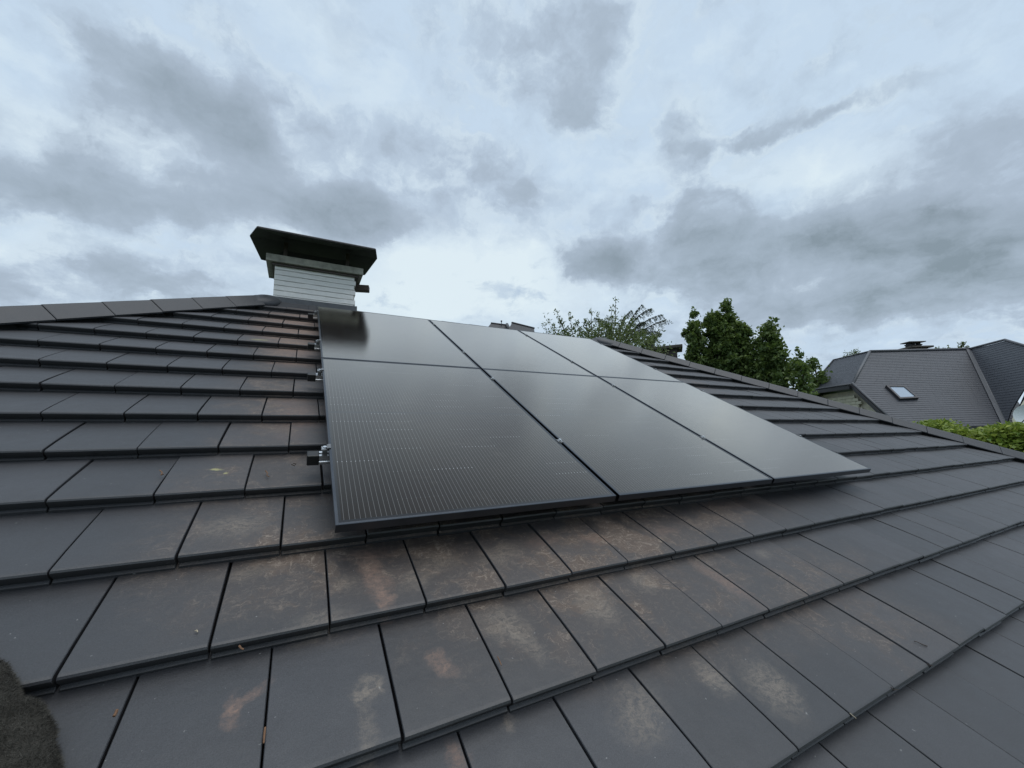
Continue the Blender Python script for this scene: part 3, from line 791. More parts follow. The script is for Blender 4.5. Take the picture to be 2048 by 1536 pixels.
# far hip side closing the volume and a flat top
ext = Vector((0, 5.5, 0))
back = [ftop, Vector((topR.x + 6, topR.y + 5.5, topR.z)), Vector((topR.x + 6, topR.y, topR.z)), topL]
pyd('flat_top', [q - Vector((0, 0, .05)) for q in back], [(0, 1, 2, 3)], M_FASC, nb_)
bs = [fb2, ftop, Vector((topR.x + 6, topR.y + 5.5, topR.z)), Vector((topR.x + 6, topR.y + 9.5, hipB.z - 3))]
pyd('rear_slope', bs, [(0, 1, 2, 3)], M_NT, nb_)
# edges: hip roll, ridge roll, verge
def roll(name, pts, r_, m_, parent): 
    bm = bmesh.new(); tube(bm, pts, r_, 8); return from_bm(name, bm, m_, parent, None, True)
up = Vector((0, 0, .035))
roll('hip_roll', [topL + up, hipB + up], .055, M_VERGE, nb_)
roll('ridge_roll', [topL + up, topR + up], .06, M_VERGE, nb_)
roll('hip_edge', [topL + up, ftop + up, fb2 + up], .035, M_VERGE, nb_)
def strip(name, a, b_, w, h, m_, parent, out):
    """plank from a to b, width along 'out', height down"""
    a, b_ = Vector(a), Vector(b_); out = Vector(out).normalized(); d = Vector((0, 0, -1))
    v = []
    for q in (a, b_):
        for (i, j) in ((0, 0), (1, 0), (1, 1), (0, 1)): v.append(q + out * (w * i) + d * (h * j))
    return pyd(name, v, [(0, 1, 2, 3), (7, 6, 5, 4), (0, 4, 5, 1), (1, 5, 6, 2), (2, 6, 7, 3), (3, 7, 4, 0)], m_, parent)
outL = Vector((-1, 0, 0))
strip('verge_board', hipB + Vector((0, 0, .06)), vergeE + Vector((0, 0, .06)), .10, .17, M_FASC, nb_, outL)
roll('verge_roll', [hipB + Vector((-.02, -.02, .09)), vergeE + Vector((-.02, -.02, .09))], .045, M_VERGE, nb_)
strip('eave_board', fb2 + Vector((0, 0, -.02)), hipB + Vector((-.05, 0, -.02)), .12, .15, M_FASC, nb_, NL * Vector((1, 1, 0)))
roll('eave_edge', [fb2 + Vector((0, 0, .0)) + NL * .05, hipB + NL * .05], .035, M_VERGE, nb_)
# cream brick gable under the half hip: bricks in courses, running back
gd = (fb2 - hipB); gd.z = 0; gd.normalize()
gx = hipB + Vector((.28, .12, 0))
gl = 4.2
gv = [Vector((gx.x + .05, E0.y + .5, 0)), gx + gd * gl - Vector((0, 0, gx.z)), Vector(((gx + gd * gl).x, (gx + gd * gl).y, hipB.z - .1)), Vector((gx.x, gx.y, hipB.z - .12)), Vector((vergeE.x + .3, vergeE.y + .35, vergeE.z - .1)), Vector((vergeE.x + .3, vergeE.y + .35, 0))]
wl_ = [Vector((vergeE.x + .3, vergeE.y + .3, 0)), Vector((vergeE.x + .3, vergeE.y + .3, vergeE.z - .15)), Vector((hipB.x + .3, hipB.y + .1, hipB.z - .2))]
q = wl_[2] + gd * gl; wl_ += [Vector((q.x, q.y, hipB.z - .2)), Vector((q.x, q.y, 0))]
pyd('wall', wl_, [tuple(range(5))], M_CREAM, nb_)
# gable bricks where they show
GN = (wl_[1] - wl_[0]).cross(wl_[3] - wl_[0]); 
a0 = Vector((vergeE.x + .3, vergeE.y + .3, 0)); gdir = (Vector((wl_[3].x, wl_[3].y, 0)) - a0).normalized(); gout = Vector((gdir.y, -gdir.x, 0))
if gout.x > 0: gout = -gout
bmb = bmesh.new(); box(bmb, (0, 0, 0), (.29, .05, .125), None, .012)
GB = bpy.data.meshes.new('brick'); bmb.to_mesh(GB); bmb.free(); GB.materials.append(M_CREAM)
bmat = Matrix((gdir, -gout, Vector((0, 0, 1)))).transposed().to_4x4()
zr = 4.6; row = 0; nb_cnt = 0
lenW = (Vector((wl_[3].x, wl_[3].y, 0)) - a0).length
while zr < hipB.z - .3:
    s0 = 0.05 + .15 * (row % 2)
    while s0 < lenW - .3:
        # stay below the verge
        p_ = a0 + gdir * (s0 + .05)
        tz = wl_[1].z + (wl_[2].z - wl_[1].z) * min(1, max(0, s0 / max(.01, (Vector((wl_[2].x, wl_[2].y, 0)) - a0).length)))
        if zr + .30 < tz and nb_cnt < 260:
            link('brick', GB, None, nb_, Matrix.Translation(a0 + gdir * s0 + gout * (.03 + random.uniform(0, .012)) + Vector((0, 0, zr))) @ bmat); nb_cnt += 1
        s0 += .30
    zr += .135; row += 1
# front wall under the eave, with the shadowed soffit
pyd('front_wall', [Vector((vergeE.x + .3, E0.y + .45, 0)), Vector((valB.x + 3, E0.y + .45, 0)), Vector((valB.x + 3, E0.y + .45, E0.z - .1)), Vector((vergeE.x + .3, E0.y + .45, E0.z - .1))], [(0, 1, 2, 3)], M_CREAM, nb_)
strip('gutter', Vector((vergeE.x, E0.y - .09, E0.z + .01)), Vector((valB.x + .4, E0.y - .09, E0.z + .01)), .12, .11, M_FASC, nb_, (0, 1, 0))
pyd('soffit', [Vector((vergeE.x, E0.y + .03, E0.z - .12)), Vector((valB.x + .4, E0.y + .03, E0.z - .12)), Vector((valB.x + .4, E0.y + .45, E0.z - .12)), Vector((vergeE.x, E0.y + .45, E0.z - .12))], [(0, 1, 2, 3)], M_FASC, nb_)
# right wing: roof face meeting the front slope in a valley
pk = ndep(2010, 681, topR.y - 1.9); vt = topR.copy()
NRW = (pk - vt).cross(valB - vt); NRW = NRW if NRW.z > 0 else -NRW; NRW.normalize()
rv1 = nonplane(2090, 705, vt, NRW); rv2 = nonplane(2075, 735, vt, NRW); rv3 = nonplane(2035, 800, vt, NRW)
courses('roof_slope', [valB, nonplane(2022, 822, vt, NRW), rv3, rv2, rv1, pk, vt], nb_, .122, M_NT, NRW)
roll('ridge_roll', [vt + up, pk + up, rv1 + up], .05, M_VERGE, nb_)
strip('verge_board', rv2 + Vector((0, 0, .05)), valB + Vector((.15, -.05, .1)), .25, .45, M_FASC, nb_, (1, -.4, 0))
# valley gutter, lead
vd = Vector((.16, .0, 0))
pyd('valley_gutter', [valB - vd * 1.2 + NF * .045, valB + vd * .4 + NF * .05, vt + vd * .4 + NF * .05, vt - vd * 1.2 + NF * .045], [(0, 1, 2, 3)], M_LEAD, nb_)
roll('valley_edge', [valB + NRW * .05 + vd * .4, vt + NRW * .05 + vd * .4], .05, M_VERGE, nb_)
# gable wall of the wing
wq = [nonplane(2024, 838, valB + Vector((.6, -.3, 0)), Vector((0, 1, 0))), nonplane(2100, 838, valB + Vector((.6, -.3, 0)), Vector((0, 1, 0))), nonplane(2100, 740, valB + Vector((.6, -.3, 0)), Vector((0, 1, 0))), nonplane(2070, 765, valB + Vector((.6, -.3, 0)), Vector((0, 1, 0)))]
wq2 = [Vector((wq[0].x, wq[0].y, 0)), Vector((wq[1].x, wq[1].y, 0)), wq[1], wq[2], wq[3], wq[0]]
pyd('wing_wall', wq2, [tuple(range(6))], M_CREAM, nb_)
# skylight
S = [nonplane(u, v, E0 + NF * .06, NF) for u, v in ((1771, 772), (1808, 772.5), (1837, 797), (1799, 799))]
M_DFR = simple('skylight_frame_metal', (.045, .043, .047), .4, metal=.3)
mg, tg, bgx, _ = material('skylight_glass'); bgx.inputs['Base Color'].default_value = (.35, .42, .50, 1); bgx.inputs['Roughness'].default_value = .06; bgx.inputs['Specular IOR Level'].default_value = 1.0; bgx.inputs['Coat Weight'].default_value = .6
ctr = sum(S, Vector()) / 4
pin = [ctr + (q - ctr) * .80 for q in S]
v = [q + NF * .05 for q in S] + [q + NF * .05 for q in pin] + [q - NF * .06 for q in S] + [q + NF * .01 for q in pin]
f = []
for i in range(4):
    j = (i + 1) % 4
    f += [(i, j, 4 + j, 4 + i), (8 + i, 8 + j, j, i), (4 + i, 4 + j, 12 + j, 12 + i)]
skl = pyd('skylight', v, f, M_DFR, nb_)
pyd('pane', [q + NF * .02 for q in pin], [(0, 1, 2, 3)], mg, skl)
# chimney with slab and pots
def small_chimney(parent, ctr_, w, d_, h, pots, slab=.1, xf=None):
    bm = bmesh.new(); box(bm, ctr_ + Vector((-w / 2, -d_ / 2, -h)), ctr_ + Vector((w / 2, d_ / 2, 0)))
    c_ = from_bm('chimney', bm, M_ROSTY, parent, xf)
    bm = bmesh.new(); box(bm, ctr_ + Vector((-w / 2 - .17, -d_ / 2 - .17, .002)), ctr_ + Vector((w / 2 + .17, d_ / 2 + .17, slab)), None, .015)
    from_bm('chimney_slab', bm, M_CSLAB, c_)
    for (px_, py_, r_, ph_) in pots:
        bm = bmesh.new(); b0 = ctr_ + Vector((px_, py_, slab))
        tube(bm, [b0, b0 + Vector((0, 0, ph_ * .55)), b0 + Vector((0, 0, ph_ * .56)), b0 + Vector((0, 0, ph_ * .7)), b0 + Vector((0, 0, ph_ * .71)), b0 + Vector((0, 0, ph_))], [r_ * 1.0, r_ * .95, r_ * 1.25, r_ * 1.2, r_ * .75, r_ * .7], 14)
        from_bm('chimney_pot', bm, M_COWL, c_, None)
    return c_
M_CSLAB = simple('mossy_dark_slab', (.075, .066, .055), .85, var=.5, nscale=6, bump=.5, bscale=20)
cc0 = ndep(1828, 698, topL.y + 1.6)
sc_ = small_chimney(nb_, Vector((cc0.x, cc0.y, cc0.z - .02)), .75, .6, 1.6, [(-.25, 0, .13, .22), (.0, .05, .13, .22), (.25, 0, .13, .22)], .09)
bm = bmesh.new(); box(bm, Vector((cc0.x - .42, cc0.y - .25, cc0.z + .31)), Vector((cc0.x + .42, cc0.y + .25, cc0.z + .35))); from_bm('rain_plate', bm, M_CSLAB, sc_)

# satellite dish near the wing
dc = CAM + wray(2062, 831) * 17
bm = bmesh.new()
rings = []
dn = (CAM - dc).normalized(); dn = (dn + Vector((-.1, -.2, .25))).normalized(); da = dn.orthogonal().normalized(); db = dn.cross(da)
for i in range(7):
    rr = .30 * i / 6
    if i == 0: rings.append([bm.verts.new(dc - dn * .10)]); continue
    rings.append([bm.verts.new(dc + (da * math.cos(2 * PI * j / 24) + db * math.sin(2 * PI * j / 24)) * rr - dn * (.10 * (1 - (i / 6) ** 2))) for j in range(24)])
for j in range(24): bm.faces.new((rings[0][0], rings[1][j], rings[1][(j + 1) % 24]))
for i in range(1, 6):
    for j in range(24): bm.faces.new((rings[i][j], rings[i + 1][j], rings[i + 1][(j + 1) % 24], rings[i][(j + 1) % 24]))
sat = empty('satellite_dish', tuple(dc)); tag(sat, 'pale round satellite dish at the right edge beside the neighbouring roof', 'satellite dish')
M_DISH = simple('pale_dish_paint', (.62, .66, .67), .45, var=.08)
def relto(o_, bm): bm.transform(Matrix.Translation(-o_.location)); return bm
from_bm('reflector', relto(sat, bm), M_DISH, sat, None, True)
bm = bmesh.new(); tube(bm, [dc - dn * .1, dc - dn * .25, dc - dn * .25 - Vector((0, 0, 1.4))], .025, 8); from_bm('mast', relto(sat, bm), M_VERGE, sat)
bm = bmesh.new(); tube(bm, [dc - db * .35 - dn * .02, dc + dn * .32], .012, 6); tube(bm, [dc + dn * .30, dc + dn * .40], .035, 8); from_bm('receiver_arm', relto(sat, bm), M_VERGE, sat)

# ------------------------------------------------------------------ houses beyond the ridge
def ground_at(u, v, D): return atd(u, v, D)
# (a) house whose chimney shows over the right hip
ca = atd(1335, 701, 14.0)
ha = empty('distant_house', (ca.x, ca.y, 0)); tag(ha, 'house beyond the right hip showing only its dark chimney slab and pot', 'house')
M_FROOF = simple('far_roof_tiles', (.050, .050, .054), .6, var=.2, nscale=2)
hz = ca.z - 1.1
pyd('roof', [(-4, -4, hz - 2.6), (4, -4, hz - 2.6), (4, 4, hz - 2.6), (-4, 4, hz - 2.6), (0, -.5, hz), (0, .5, hz)], [(0, 1, 4), (1, 2, 5, 4), (2, 3, 5), (3, 0, 4, 5)], M_FROOF, ha)
bm = bmesh.new(); box(bm, (-3.6, -3.6, 0), (3.6, 3.6, hz - 2.62)); from_bm('wall', bm, M_CREAM, ha)
# orientation across the view
vd_ = (ca - CAM); vd_.z = 0; vd_.normalize(); sx_ = Vector((vd_.y, -vd_.x, 0))
rotc = Matrix((sx_, vd_, Vector((0, 0, 1)))).transposed().to_4x4()
small_chimney(ha, Vector((-.02, 0, ca.z - .02)), .60, .5, 1.6, [(-.50, 0, .15, .42)], .10, rotc)
for ch in [o for o in bpy.data.objects if o.parent and o.parent.parent == ha]: pass
# widen the slab under the pot: a second concrete block to the left
bm = bmesh.new(); box(bm, (-.72, -.25, ca.z - .35), (-.30, .25, ca.z + .078), rotc, .02); from_bm('flue_block', bm, M_CSLAB, ha)
# (b) far roofs seen just above the top row of panels
fb_ = atd(1024, 645.5, 21.0)
hb = empty('distant_house', (fb_.x, fb_.y, 0)); tag(hb, 'far house showing only its grey ridge above the top row of panels', 'house')
def rel(u, v, D):
    q = atd(u, v, D); return q - Vector((fb_.x, fb_.y, 0))
A1, A2 = rel(1024, 645.5, 21), rel(1068, 656.5, 22.2)
B1, B2 = rel(982, 646.5, 22.5), rel(1014, 650.5, 22.8)
dn_ = Vector((0, 0, -1)); toC = (CAM - fb_); toC.z = 0; toC.normalize()
def wing(a, b_, run_, drop_, m_):
    fa, fb2_ = a + toC * run_ + dn_ * drop_, b_ + toC * run_ + dn_ * drop_
    ba, bb = a - toC * run_ + dn_ * drop_, b_ - toC * run_ + dn_ * drop_
    sd_ = (b_ - a); sd_.z = 0; sd_.normalize()
    fa -= sd_ * 1.0; ba -= sd_ * 1.0
    pyd('roof', [a, b_, fa, fb2_, ba, bb], [(0, 2, 3, 1), (0, 1, 5, 4), (0, 4, 2), (1, 3, 5)], m_, hb)
    roll('ridge_roll', [a, b_], .06, M_FASC, hb)
wing(A1, A2, 3.0, 2.4, M_FROOF); wing(B1, B2, 3.0, 2.4, M_FROOF)
roll('verge_roll', [B2 + Vector((0, 0, .05)), rel(1018.5, 659, 20.6)], .09, M_FASC, hb)
bm = bmesh.new(); q = rel(1003, 650, 22.5); tube(bm, [q - Vector((0, 0, .3)), q + Vector((0, 0, .22))], .02, 5); tube(bm, [q + Vector((0, 0, .18)), q + Vector((0, 0, .26))], .045, 6); from_bm('vent_pipe', bm, M_FASC, hb)
bm = bmesh.new(); box(bm, (-3, -3, 0), (3, 3, A1.z - 3.0)); from_bm('wall', bm, M_CREAM, hb)

# ------------------------------------------------------------------ foliage
def leaf_material(name, c1, c2, c3):
    m, t, b, out = material(name)
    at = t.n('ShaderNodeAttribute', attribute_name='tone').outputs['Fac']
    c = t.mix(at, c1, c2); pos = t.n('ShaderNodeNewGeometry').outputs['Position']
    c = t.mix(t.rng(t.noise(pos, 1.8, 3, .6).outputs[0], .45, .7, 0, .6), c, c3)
    t.set(b.inputs['Base Color'], c); b.inputs['Roughness'].default_value = .5; b.inputs['Specular IOR Level'].default_value = .35
    tr = t.n('ShaderNodeBsdfTranslucent'); t.set(tr.inputs[0], t.mix(.5, c, (.14, .22, .03)))
    mx = t.n('ShaderNodeMixShader'); mx.inputs[0].default_value = .36
    t.t.links.new(b.outputs[0], mx.inputs[1]); t.t.links.new(tr.outputs[0], mx.inputs[2]); t.t.links.new(mx.outputs[0], out.inputs[0])
    return m
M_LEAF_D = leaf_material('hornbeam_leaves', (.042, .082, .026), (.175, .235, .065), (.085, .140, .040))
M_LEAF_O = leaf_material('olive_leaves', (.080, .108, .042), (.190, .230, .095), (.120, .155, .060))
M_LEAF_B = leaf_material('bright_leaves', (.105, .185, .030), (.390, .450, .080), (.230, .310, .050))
M_LEAF_C = leaf_material('cedar_needles', (.050, .075, .060), (.105, .135, .110), (.070, .095, .080))
M_BARK = simple('bark', (.07, .058, .045), .9, var=.4, nscale=12, bump=.6, bscale=40)
def leaves(name, pts, size, m_, parent, nrm=None, asp=.55, tones=None, flat_=0.0):
    pts = np.asarray(pts, float); n = len(pts)
    a = rng.normal(size=(n, 3)); a[:, 2] *= (1 - .5 * flat_); a /= np.linalg.norm(a, axis=1)[:, None]
    b_ = rng.normal(size=(n, 3)); b_[:, 2] *= (1 - flat_); b_ -= a * (a * b_).sum(1)[:, None]; b_ /= np.linalg.norm(b_, axis=1)[:, None]
    c_ = np.cross(a, b_)
    s_ = size * rng.uniform(.6, 1.35, n)[:, None]
    V = np.stack([pts - a * s_ * .5, pts + b_ * s_ * asp * .5 + c_ * s_ * .10, pts + a * s_ * .5 - c_ * s_ * .08, pts - b_ * s_ * asp * .5 + c_ * s_ * .10], 1).reshape(-1, 3)
    me = bpy.data.meshes.new(name)
    me.vertices.add(4 * n); me.vertices.foreach_set('co', V.ravel())
    me.loops.add(4 * n); me.loops.foreach_set('vertex_index', np.arange(4 * n, dtype=np.int32))
    me.polygons.add(n); me.polygons.foreach_set('loop_start', np.arange(0, 4 * n, 4, dtype=np.int32)); me.polygons.foreach_set('loop_total', np.full(n, 4, dtype=np.int32))
    me.update(calc_edges=True)
    tn = rng.uniform(0, 1, n) if tones is None else np.clip(tones, 0, 1)
    at = me.attributes.new('tone', 'FLOAT', 'FACE'); at.data.foreach_set('value', tn.astype(np.float32))
    me.materials.append(m_)
    return link(name, me, None, parent)
def upright_tree(base, top, limbs, radius, nclump, per, leafsize, m_, label, group, cl=.30, name='broadleaf_tree', low=.25, cat='tree', bulge=.55):
    """trunk with steep limbs; leaf clumps strung along the limbs' upper parts"""
    base, top = Vector(base), Vector(top); H = top.z - base.z
    t = empty(name, tuple(base)); tag(t, label, cat, group)
    bm = bmesh.new(); tube(bm, [(0, 0, 0), (0, 0, H * .3), (.05, .03, H * .6), (0, 0, H * .93)], [.16, .13, .08, .015], 8)
    tips = []
    for i in range(limbs):
        an = 2 * PI * i / limbs + random.uniform(-.3, .3); h0 = H * random.uniform(.12, .5); rr = radius * random.uniform(.45, .95); h1 = H * random.uniform(.80, .985) * (1 - .07 * (rr / radius))
        p = [Vector((0, 0, h0)), Vector((math.cos(an) * rr * .6, math.sin(an) * rr * .6, h0 + (h1 - h0) * .3)), Vector((math.cos(an) * rr, math.sin(an) * rr, h0 + (h1 - h0) * .65)), Vector((math.cos(an) * rr * .85, math.sin(an) * rr * .85, h1))]
        tube(bm, p, [.05, .04, .028, .008], 6); tips.append(p)
    tips.append([Vector((0, 0, H * .3)), Vector((0, 0, H * .5)), Vector((0, 0, H * .75)), Vector((0, 0, H * .97))])
    from_bm('trunk', bm, M_BARK, t)
    P = []; T = []
    for k_ in range(nclump):
        L_ = random.choice(tips); s_ = low + (1 - low) * random.random() ** .8
        q = s_ * 3; i = min(2, int(q)); c_ = L_[i].lerp(L_[i + 1], q - i)
        sp = cl * (1.0 - .55 * max(0, s_ - .6) / .4)
        c_ = c_ + Vector((random.gauss(0, sp * .9), random.gauss(0, sp * .9), random.gauss(0, sp * .8)))
        n_ = int(per * random.uniform(.5, 1.4)); rad = cl * random.uniform(.35, .75)
        d_ = rng.normal(size=(n_, 3)) * rad * .6; P.append(np.array(c_) + d_)
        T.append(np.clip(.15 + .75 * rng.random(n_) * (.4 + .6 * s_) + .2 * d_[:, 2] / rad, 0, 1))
    leaves('crown', np.concatenate(P), leafsize, m_, t, tones=np.concatenate(T))
    return t
def treetop(u, v, D):
    q = atd(u, v, D); return Vector((q.x, q.y, 0)), q
def plant(u, v, D, **kw):
    b_, tp = treetop(u, v, D); return upright_tree(b_, tp, **kw)
G_H = 'dark trees beyond the right hip'
plant(1384, 612, 20, limbs=5, radius=.34, nclump=220, per=42, leafsize=.16, m_=M_LEAF_D, label='narrow dark green tree, leftmost of the dense trees beyond the hip', group=G_H, cl=.24, low=.5)
plant(1448, 594, 20.5, limbs=10, radius=.92, nclump=760, per=44, leafsize=.17, m_=M_LEAF_D, label='tallest dark green dense tree beyond the right hip', group=G_H, cl=.27, low=.5)
plant(1532, 628, 20.2, limbs=7, radius=.50, nclump=340, per=44, leafsize=.17, m_=M_LEAF_D, label='dense dark green tree just right of the tallest one', group=G_H, cl=.25, low=.5)
plant(1590, 684, 17.5, limbs=6, radius=.36, nclump=170, per=36, leafsize=.15, m_=M_LEAF_D, label='shorter green tree between the dense trees and neighbouring roof', group=G_H, cl=.22, low=.35)
plant(1626, 704, 24, limbs=7, radius=.42, nclump=130, per=38, leafsize=.17, m_=M_LEAF_D, label='round topped green tree touching the neighbouring roof edge', group=G_H, cl=.28, low=.5)
plant(1612, 762, 15.5, limbs=5, radius=.28, nclump=50, per=28, leafsize=.13, m_=M_LEAF_D, label='low green bush at the neighbouring roof corner', group=G_H, cl=.24, low=.3, name='bush', cat='bush')
plant(1706, 692, 38, limbs=6, radius=1.2, nclump=110, per=30, leafsize=.16, m_=M_LEAF_O, label='treetop peeking over the neighbouring roof left of its chimney', group='treetops behind the neighbouring roof', cl=.3, low=.5)
plant(1885, 684, 38, limbs=7, radius=1.3, nclump=110, per=22, leafsize=.15, m_=M_LEAF_O, label='sparse treetop peeking over the neighbouring roof right of its chimney', group='treetops behind the neighbouring roof', cl=.3, low=.7)
plant(1925, 678, 38, limbs=4, radius=.5, nclump=60, per=22, leafsize=.15, m_=M_LEAF_O, label='thin leafy shoot over the neighbouring ridge beside the higher wing', group='treetops behind the neighbouring roof', cl=.22, low=.8)

# loose shrub-like tree with long shoots behind the top row of panels
D_S = 12.5
tb = atd(1190, 690, D_S); sh = empty('shooting_tree', (tb.x, tb.y, 0)); tag(sh, 'loose olive green tree with long thin upright shoots behind the panels', 'tree')
bm = bmesh.new(); P = []; T = []
hw = tb.z; tube(bm, [(0, 0, 0), (.05, 0, hw * .5), (0, 0, hw * .85)], [.14, .11, .06], 8)
def srel(u, v, D): q = atd(u, v, D); return q - Vector((tb.x, tb.y, 0))
shoots = [(1087, 648, 14, .5), (1111, 617, 40, .9), (1098, 640, 12, .6), (1122, 640, 10, .8), (1140, 628, 16, .9), (1151, 640, 10, .8), (1183, 620, 18, .9), (1170, 640, 14, 1), (1196, 622, 14, .9), (1231, 592, 10, .6),
          (1224, 614, 16, .9), (1215, 632, 18, 1), (1205, 645, 16, 1), (1250, 632, 16, 1), (1265, 640, 16, 1), (1330, 655, 22, .8), (1322, 668, 14, .9), (1312, 675, 12, .8), (1290, 660, 12, 1), (1240, 650, 14, 1), (1130, 655, 12, 1), (1160, 655, 12, 1)]
for (u, v, n_, dens) in shoots:
    D = D_S + random.uniform(-.7, .7); tip = srel(u, v, D); root = srel(1190 + (u - 1190) * .62, 712, D_S + random.uniform(-.3, .3)); 
    mid = root.lerp(tip, .55) + Vector((random.gauss(0, .05), random.gauss(0, .05), .05))
    tube(bm, [Vector((0, 0, hw * .6)), root, mid, tip], [.03, .02, .011, .004], 5)
    for k_ in range(int(26 * dens)):
        s_ = random.uniform(.15, 1.02); c_ = root.lerp(mid, s_ / .55) if s_ < .55 else mid.lerp(tip, (s_ - .55) / .45)
        m_ = max(2, int(3 + 4 * random.random())); rad = .035 + .06 * (1 - s_)
        P.append(np.array(c_) + rng.normal(size=(m_, 3)) * rad); T.append(rng.random(m_) * .8 + .1)
# body of the crown
for k_ in range(400):
    u = random.triangular(1085, 1345, 1225); hgt = 46 * math.exp(-((u - 1235) / 75) ** 2) + 16
    v = 700 - random.random() ** .9 * hgt - (0 if u > 1160 else 6)
    c_ = srel(u, v + (u - 1190) * .10, D_S + random.gauss(0, .5)); m_ = random.randint(5, 12)
    P.append(np.array(c_) + rng.normal(size=(m_, 3)) * .075); T.append(rng.random(m_))
for k_ in range(500):   # crown continuing downwards, hidden by the roof
    c_ = Vector((random.gauss(0, 1.0), random.gauss(0, 1.0), hw - .2 - abs(random.gauss(0, 1.4))))
    P.append(np.array(c_) + rng.normal(size=(10, 3)) * .14); T.append(rng.random(10))
from_bm('trunk', bm, M_BARK, sh)
leaves('crown', np.concatenate(P), .085, M_LEAF_O, sh, tones=np.concatenate(T), asp=.45)

# cedar with arching sprays behind it
D_C = 15.0
cb = atd(1250, 700, D_C); ce = empty('cedar_tree', (cb.x, cb.y, 0)); tag(ce, 'grey green cedar with arching drooping sprays right behind the loose tree', 'tree')
def crel(u, v, D): q = atd(u, v, D); return q - Vector((cb.x, cb.y, 0))
bm = bmesh.new(); P = []; T = []
tube(bm, [(0, 0, 0), (0, 0, cb.z * .6), (0, 0, cb.z + .2)], [.2, .15, .06], 8)
arch = [((1238, 690), (1256, 640), (1283, 611)), ((1240, 680), (1275, 625), (1300, 618)), ((1245, 680), (1290, 636), (1322, 630)), ((1250, 685), (1300, 648), (1330, 640)), ((1250, 690), (1292, 655), (1318, 665)),
        ((1240, 690), (1215, 640), (1190, 636)), ((1250, 695), (1285, 665), (1302, 690)), ((1260, 700), (1290, 690), (1296, 708)), ((1235, 690), (1240, 635), (1262, 622)), ((1250, 690), (1275, 650), (1295, 660)), ((1255, 690), (1270, 640), (1290, 645))]
for (a, b_, c_) in arch:
    q0, q1, q2 = crel(*a, D_C), crel(*b_, D_C + random.uniform(-.5, .3)), crel(*c_, D_C + random.uniform(-.6, .4))
    pts_ = []
    for i in range(13):
        s_ = i / 12; pts_.append(q0 * (1 - s_) ** 2 + q1 * 2 * s_ * (1 - s_) + q2 * s_ ** 2)
    tube(bm, pts_, [.028 * (1 - i / 14) + .004 for i in range(13)], 5)
    for i in range(3, 13):
        for sgn in (-1, 1, 0):
            L_ = random.uniform(.15, .42) * (1.1 - i / 16); dirv_ = (pts_[i] - pts_[i - 1]).normalized() * .7 + Vector((random.gauss(0, .4), random.gauss(0, .4), -.55 + .25 * sgn))
            n_ = 26; ss = rng.random(n_)[:, None]
            P.append(np.array(pts_[i]) + ss * np.array(dirv_) * L_ + rng.normal(size=(n_, 3)) * .016 + np.array((0, 0, -.12)) * ss ** 2); T.append(rng.random(n_))
for k_ in range(260):
    P.append(np.array((random.gauss(0, .8), random.gauss(0, .8), cb.z - .3 - abs(random.gauss(0, 1.6)))) + rng.normal(size=(10, 3)) * .12); T.append(rng.random(10))
from_bm('trunk', bm, M_BARK, ce)
leaves('crown', np.concatenate(P), .055, M_LEAF_C, ce, tones=np.concatenate(T), asp=.3)

# bright layered hedge tree at the right, beyond the lower end of the hip
hg0 = atd(1960, 880, 10.5)
hd = empty('bright_hedge', (hg0.x, hg0.y, 0)); tag(hd, 'bright yellow green leafy hedge beyond the lower end of the right hip', 'hedge')
bm = bmesh.new(); P = []; T = []
prof = [(1850, 846), (1862, 838), (1885, 842), (1905, 852), (1925, 858), (1945, 866), (1962, 866), (1985, 858), (2005, 848), (2030, 846), (2080, 846), (2140, 850)]
def hrel(u, v, D): q = atd(u, v, D); return q - Vector((hg0.x, hg0.y, 0))
for (u, v) in prof:
    q = hrel(u, v + 12, 10.6); tube(bm, [Vector((q.x * .6, q.y * .6, 0)), Vector((q.x, q.y, q.z * .5)), q], [.04, .03, .008], 5)
for k_ in range(1150):
    u = random.uniform(1846, 2130); i = 0
    while i < len(prof) - 2 and prof[i + 1][0] < u: i += 1
    s_ = (u - prof[i][0]) / (prof[i + 1][0] - prof[i][0]); top_ = prof[i][1] + (prof[i + 1][1] - prof[i][1]) * s_
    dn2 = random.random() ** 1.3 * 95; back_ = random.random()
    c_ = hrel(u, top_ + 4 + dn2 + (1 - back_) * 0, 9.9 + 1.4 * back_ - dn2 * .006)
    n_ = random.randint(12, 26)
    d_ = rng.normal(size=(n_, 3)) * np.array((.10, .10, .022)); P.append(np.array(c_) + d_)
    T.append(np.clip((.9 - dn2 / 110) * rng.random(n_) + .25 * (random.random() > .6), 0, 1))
for k_ in range(700):
    c_ = Vector((random.gauss(0, .9), random.gauss(0, 1.2), random.uniform(.3, 3.2)))
    P.append(np.array(c_) + rng.normal(size=(14, 3)) * .12); T.append(rng.random(14))
from_bm('stems', bm, M_BARK, hd)
leaves('crown', np.concatenate(P), .085, M_LEAF_B, hd, tones=np.concatenate(T), asp=.5, flat_=.65)

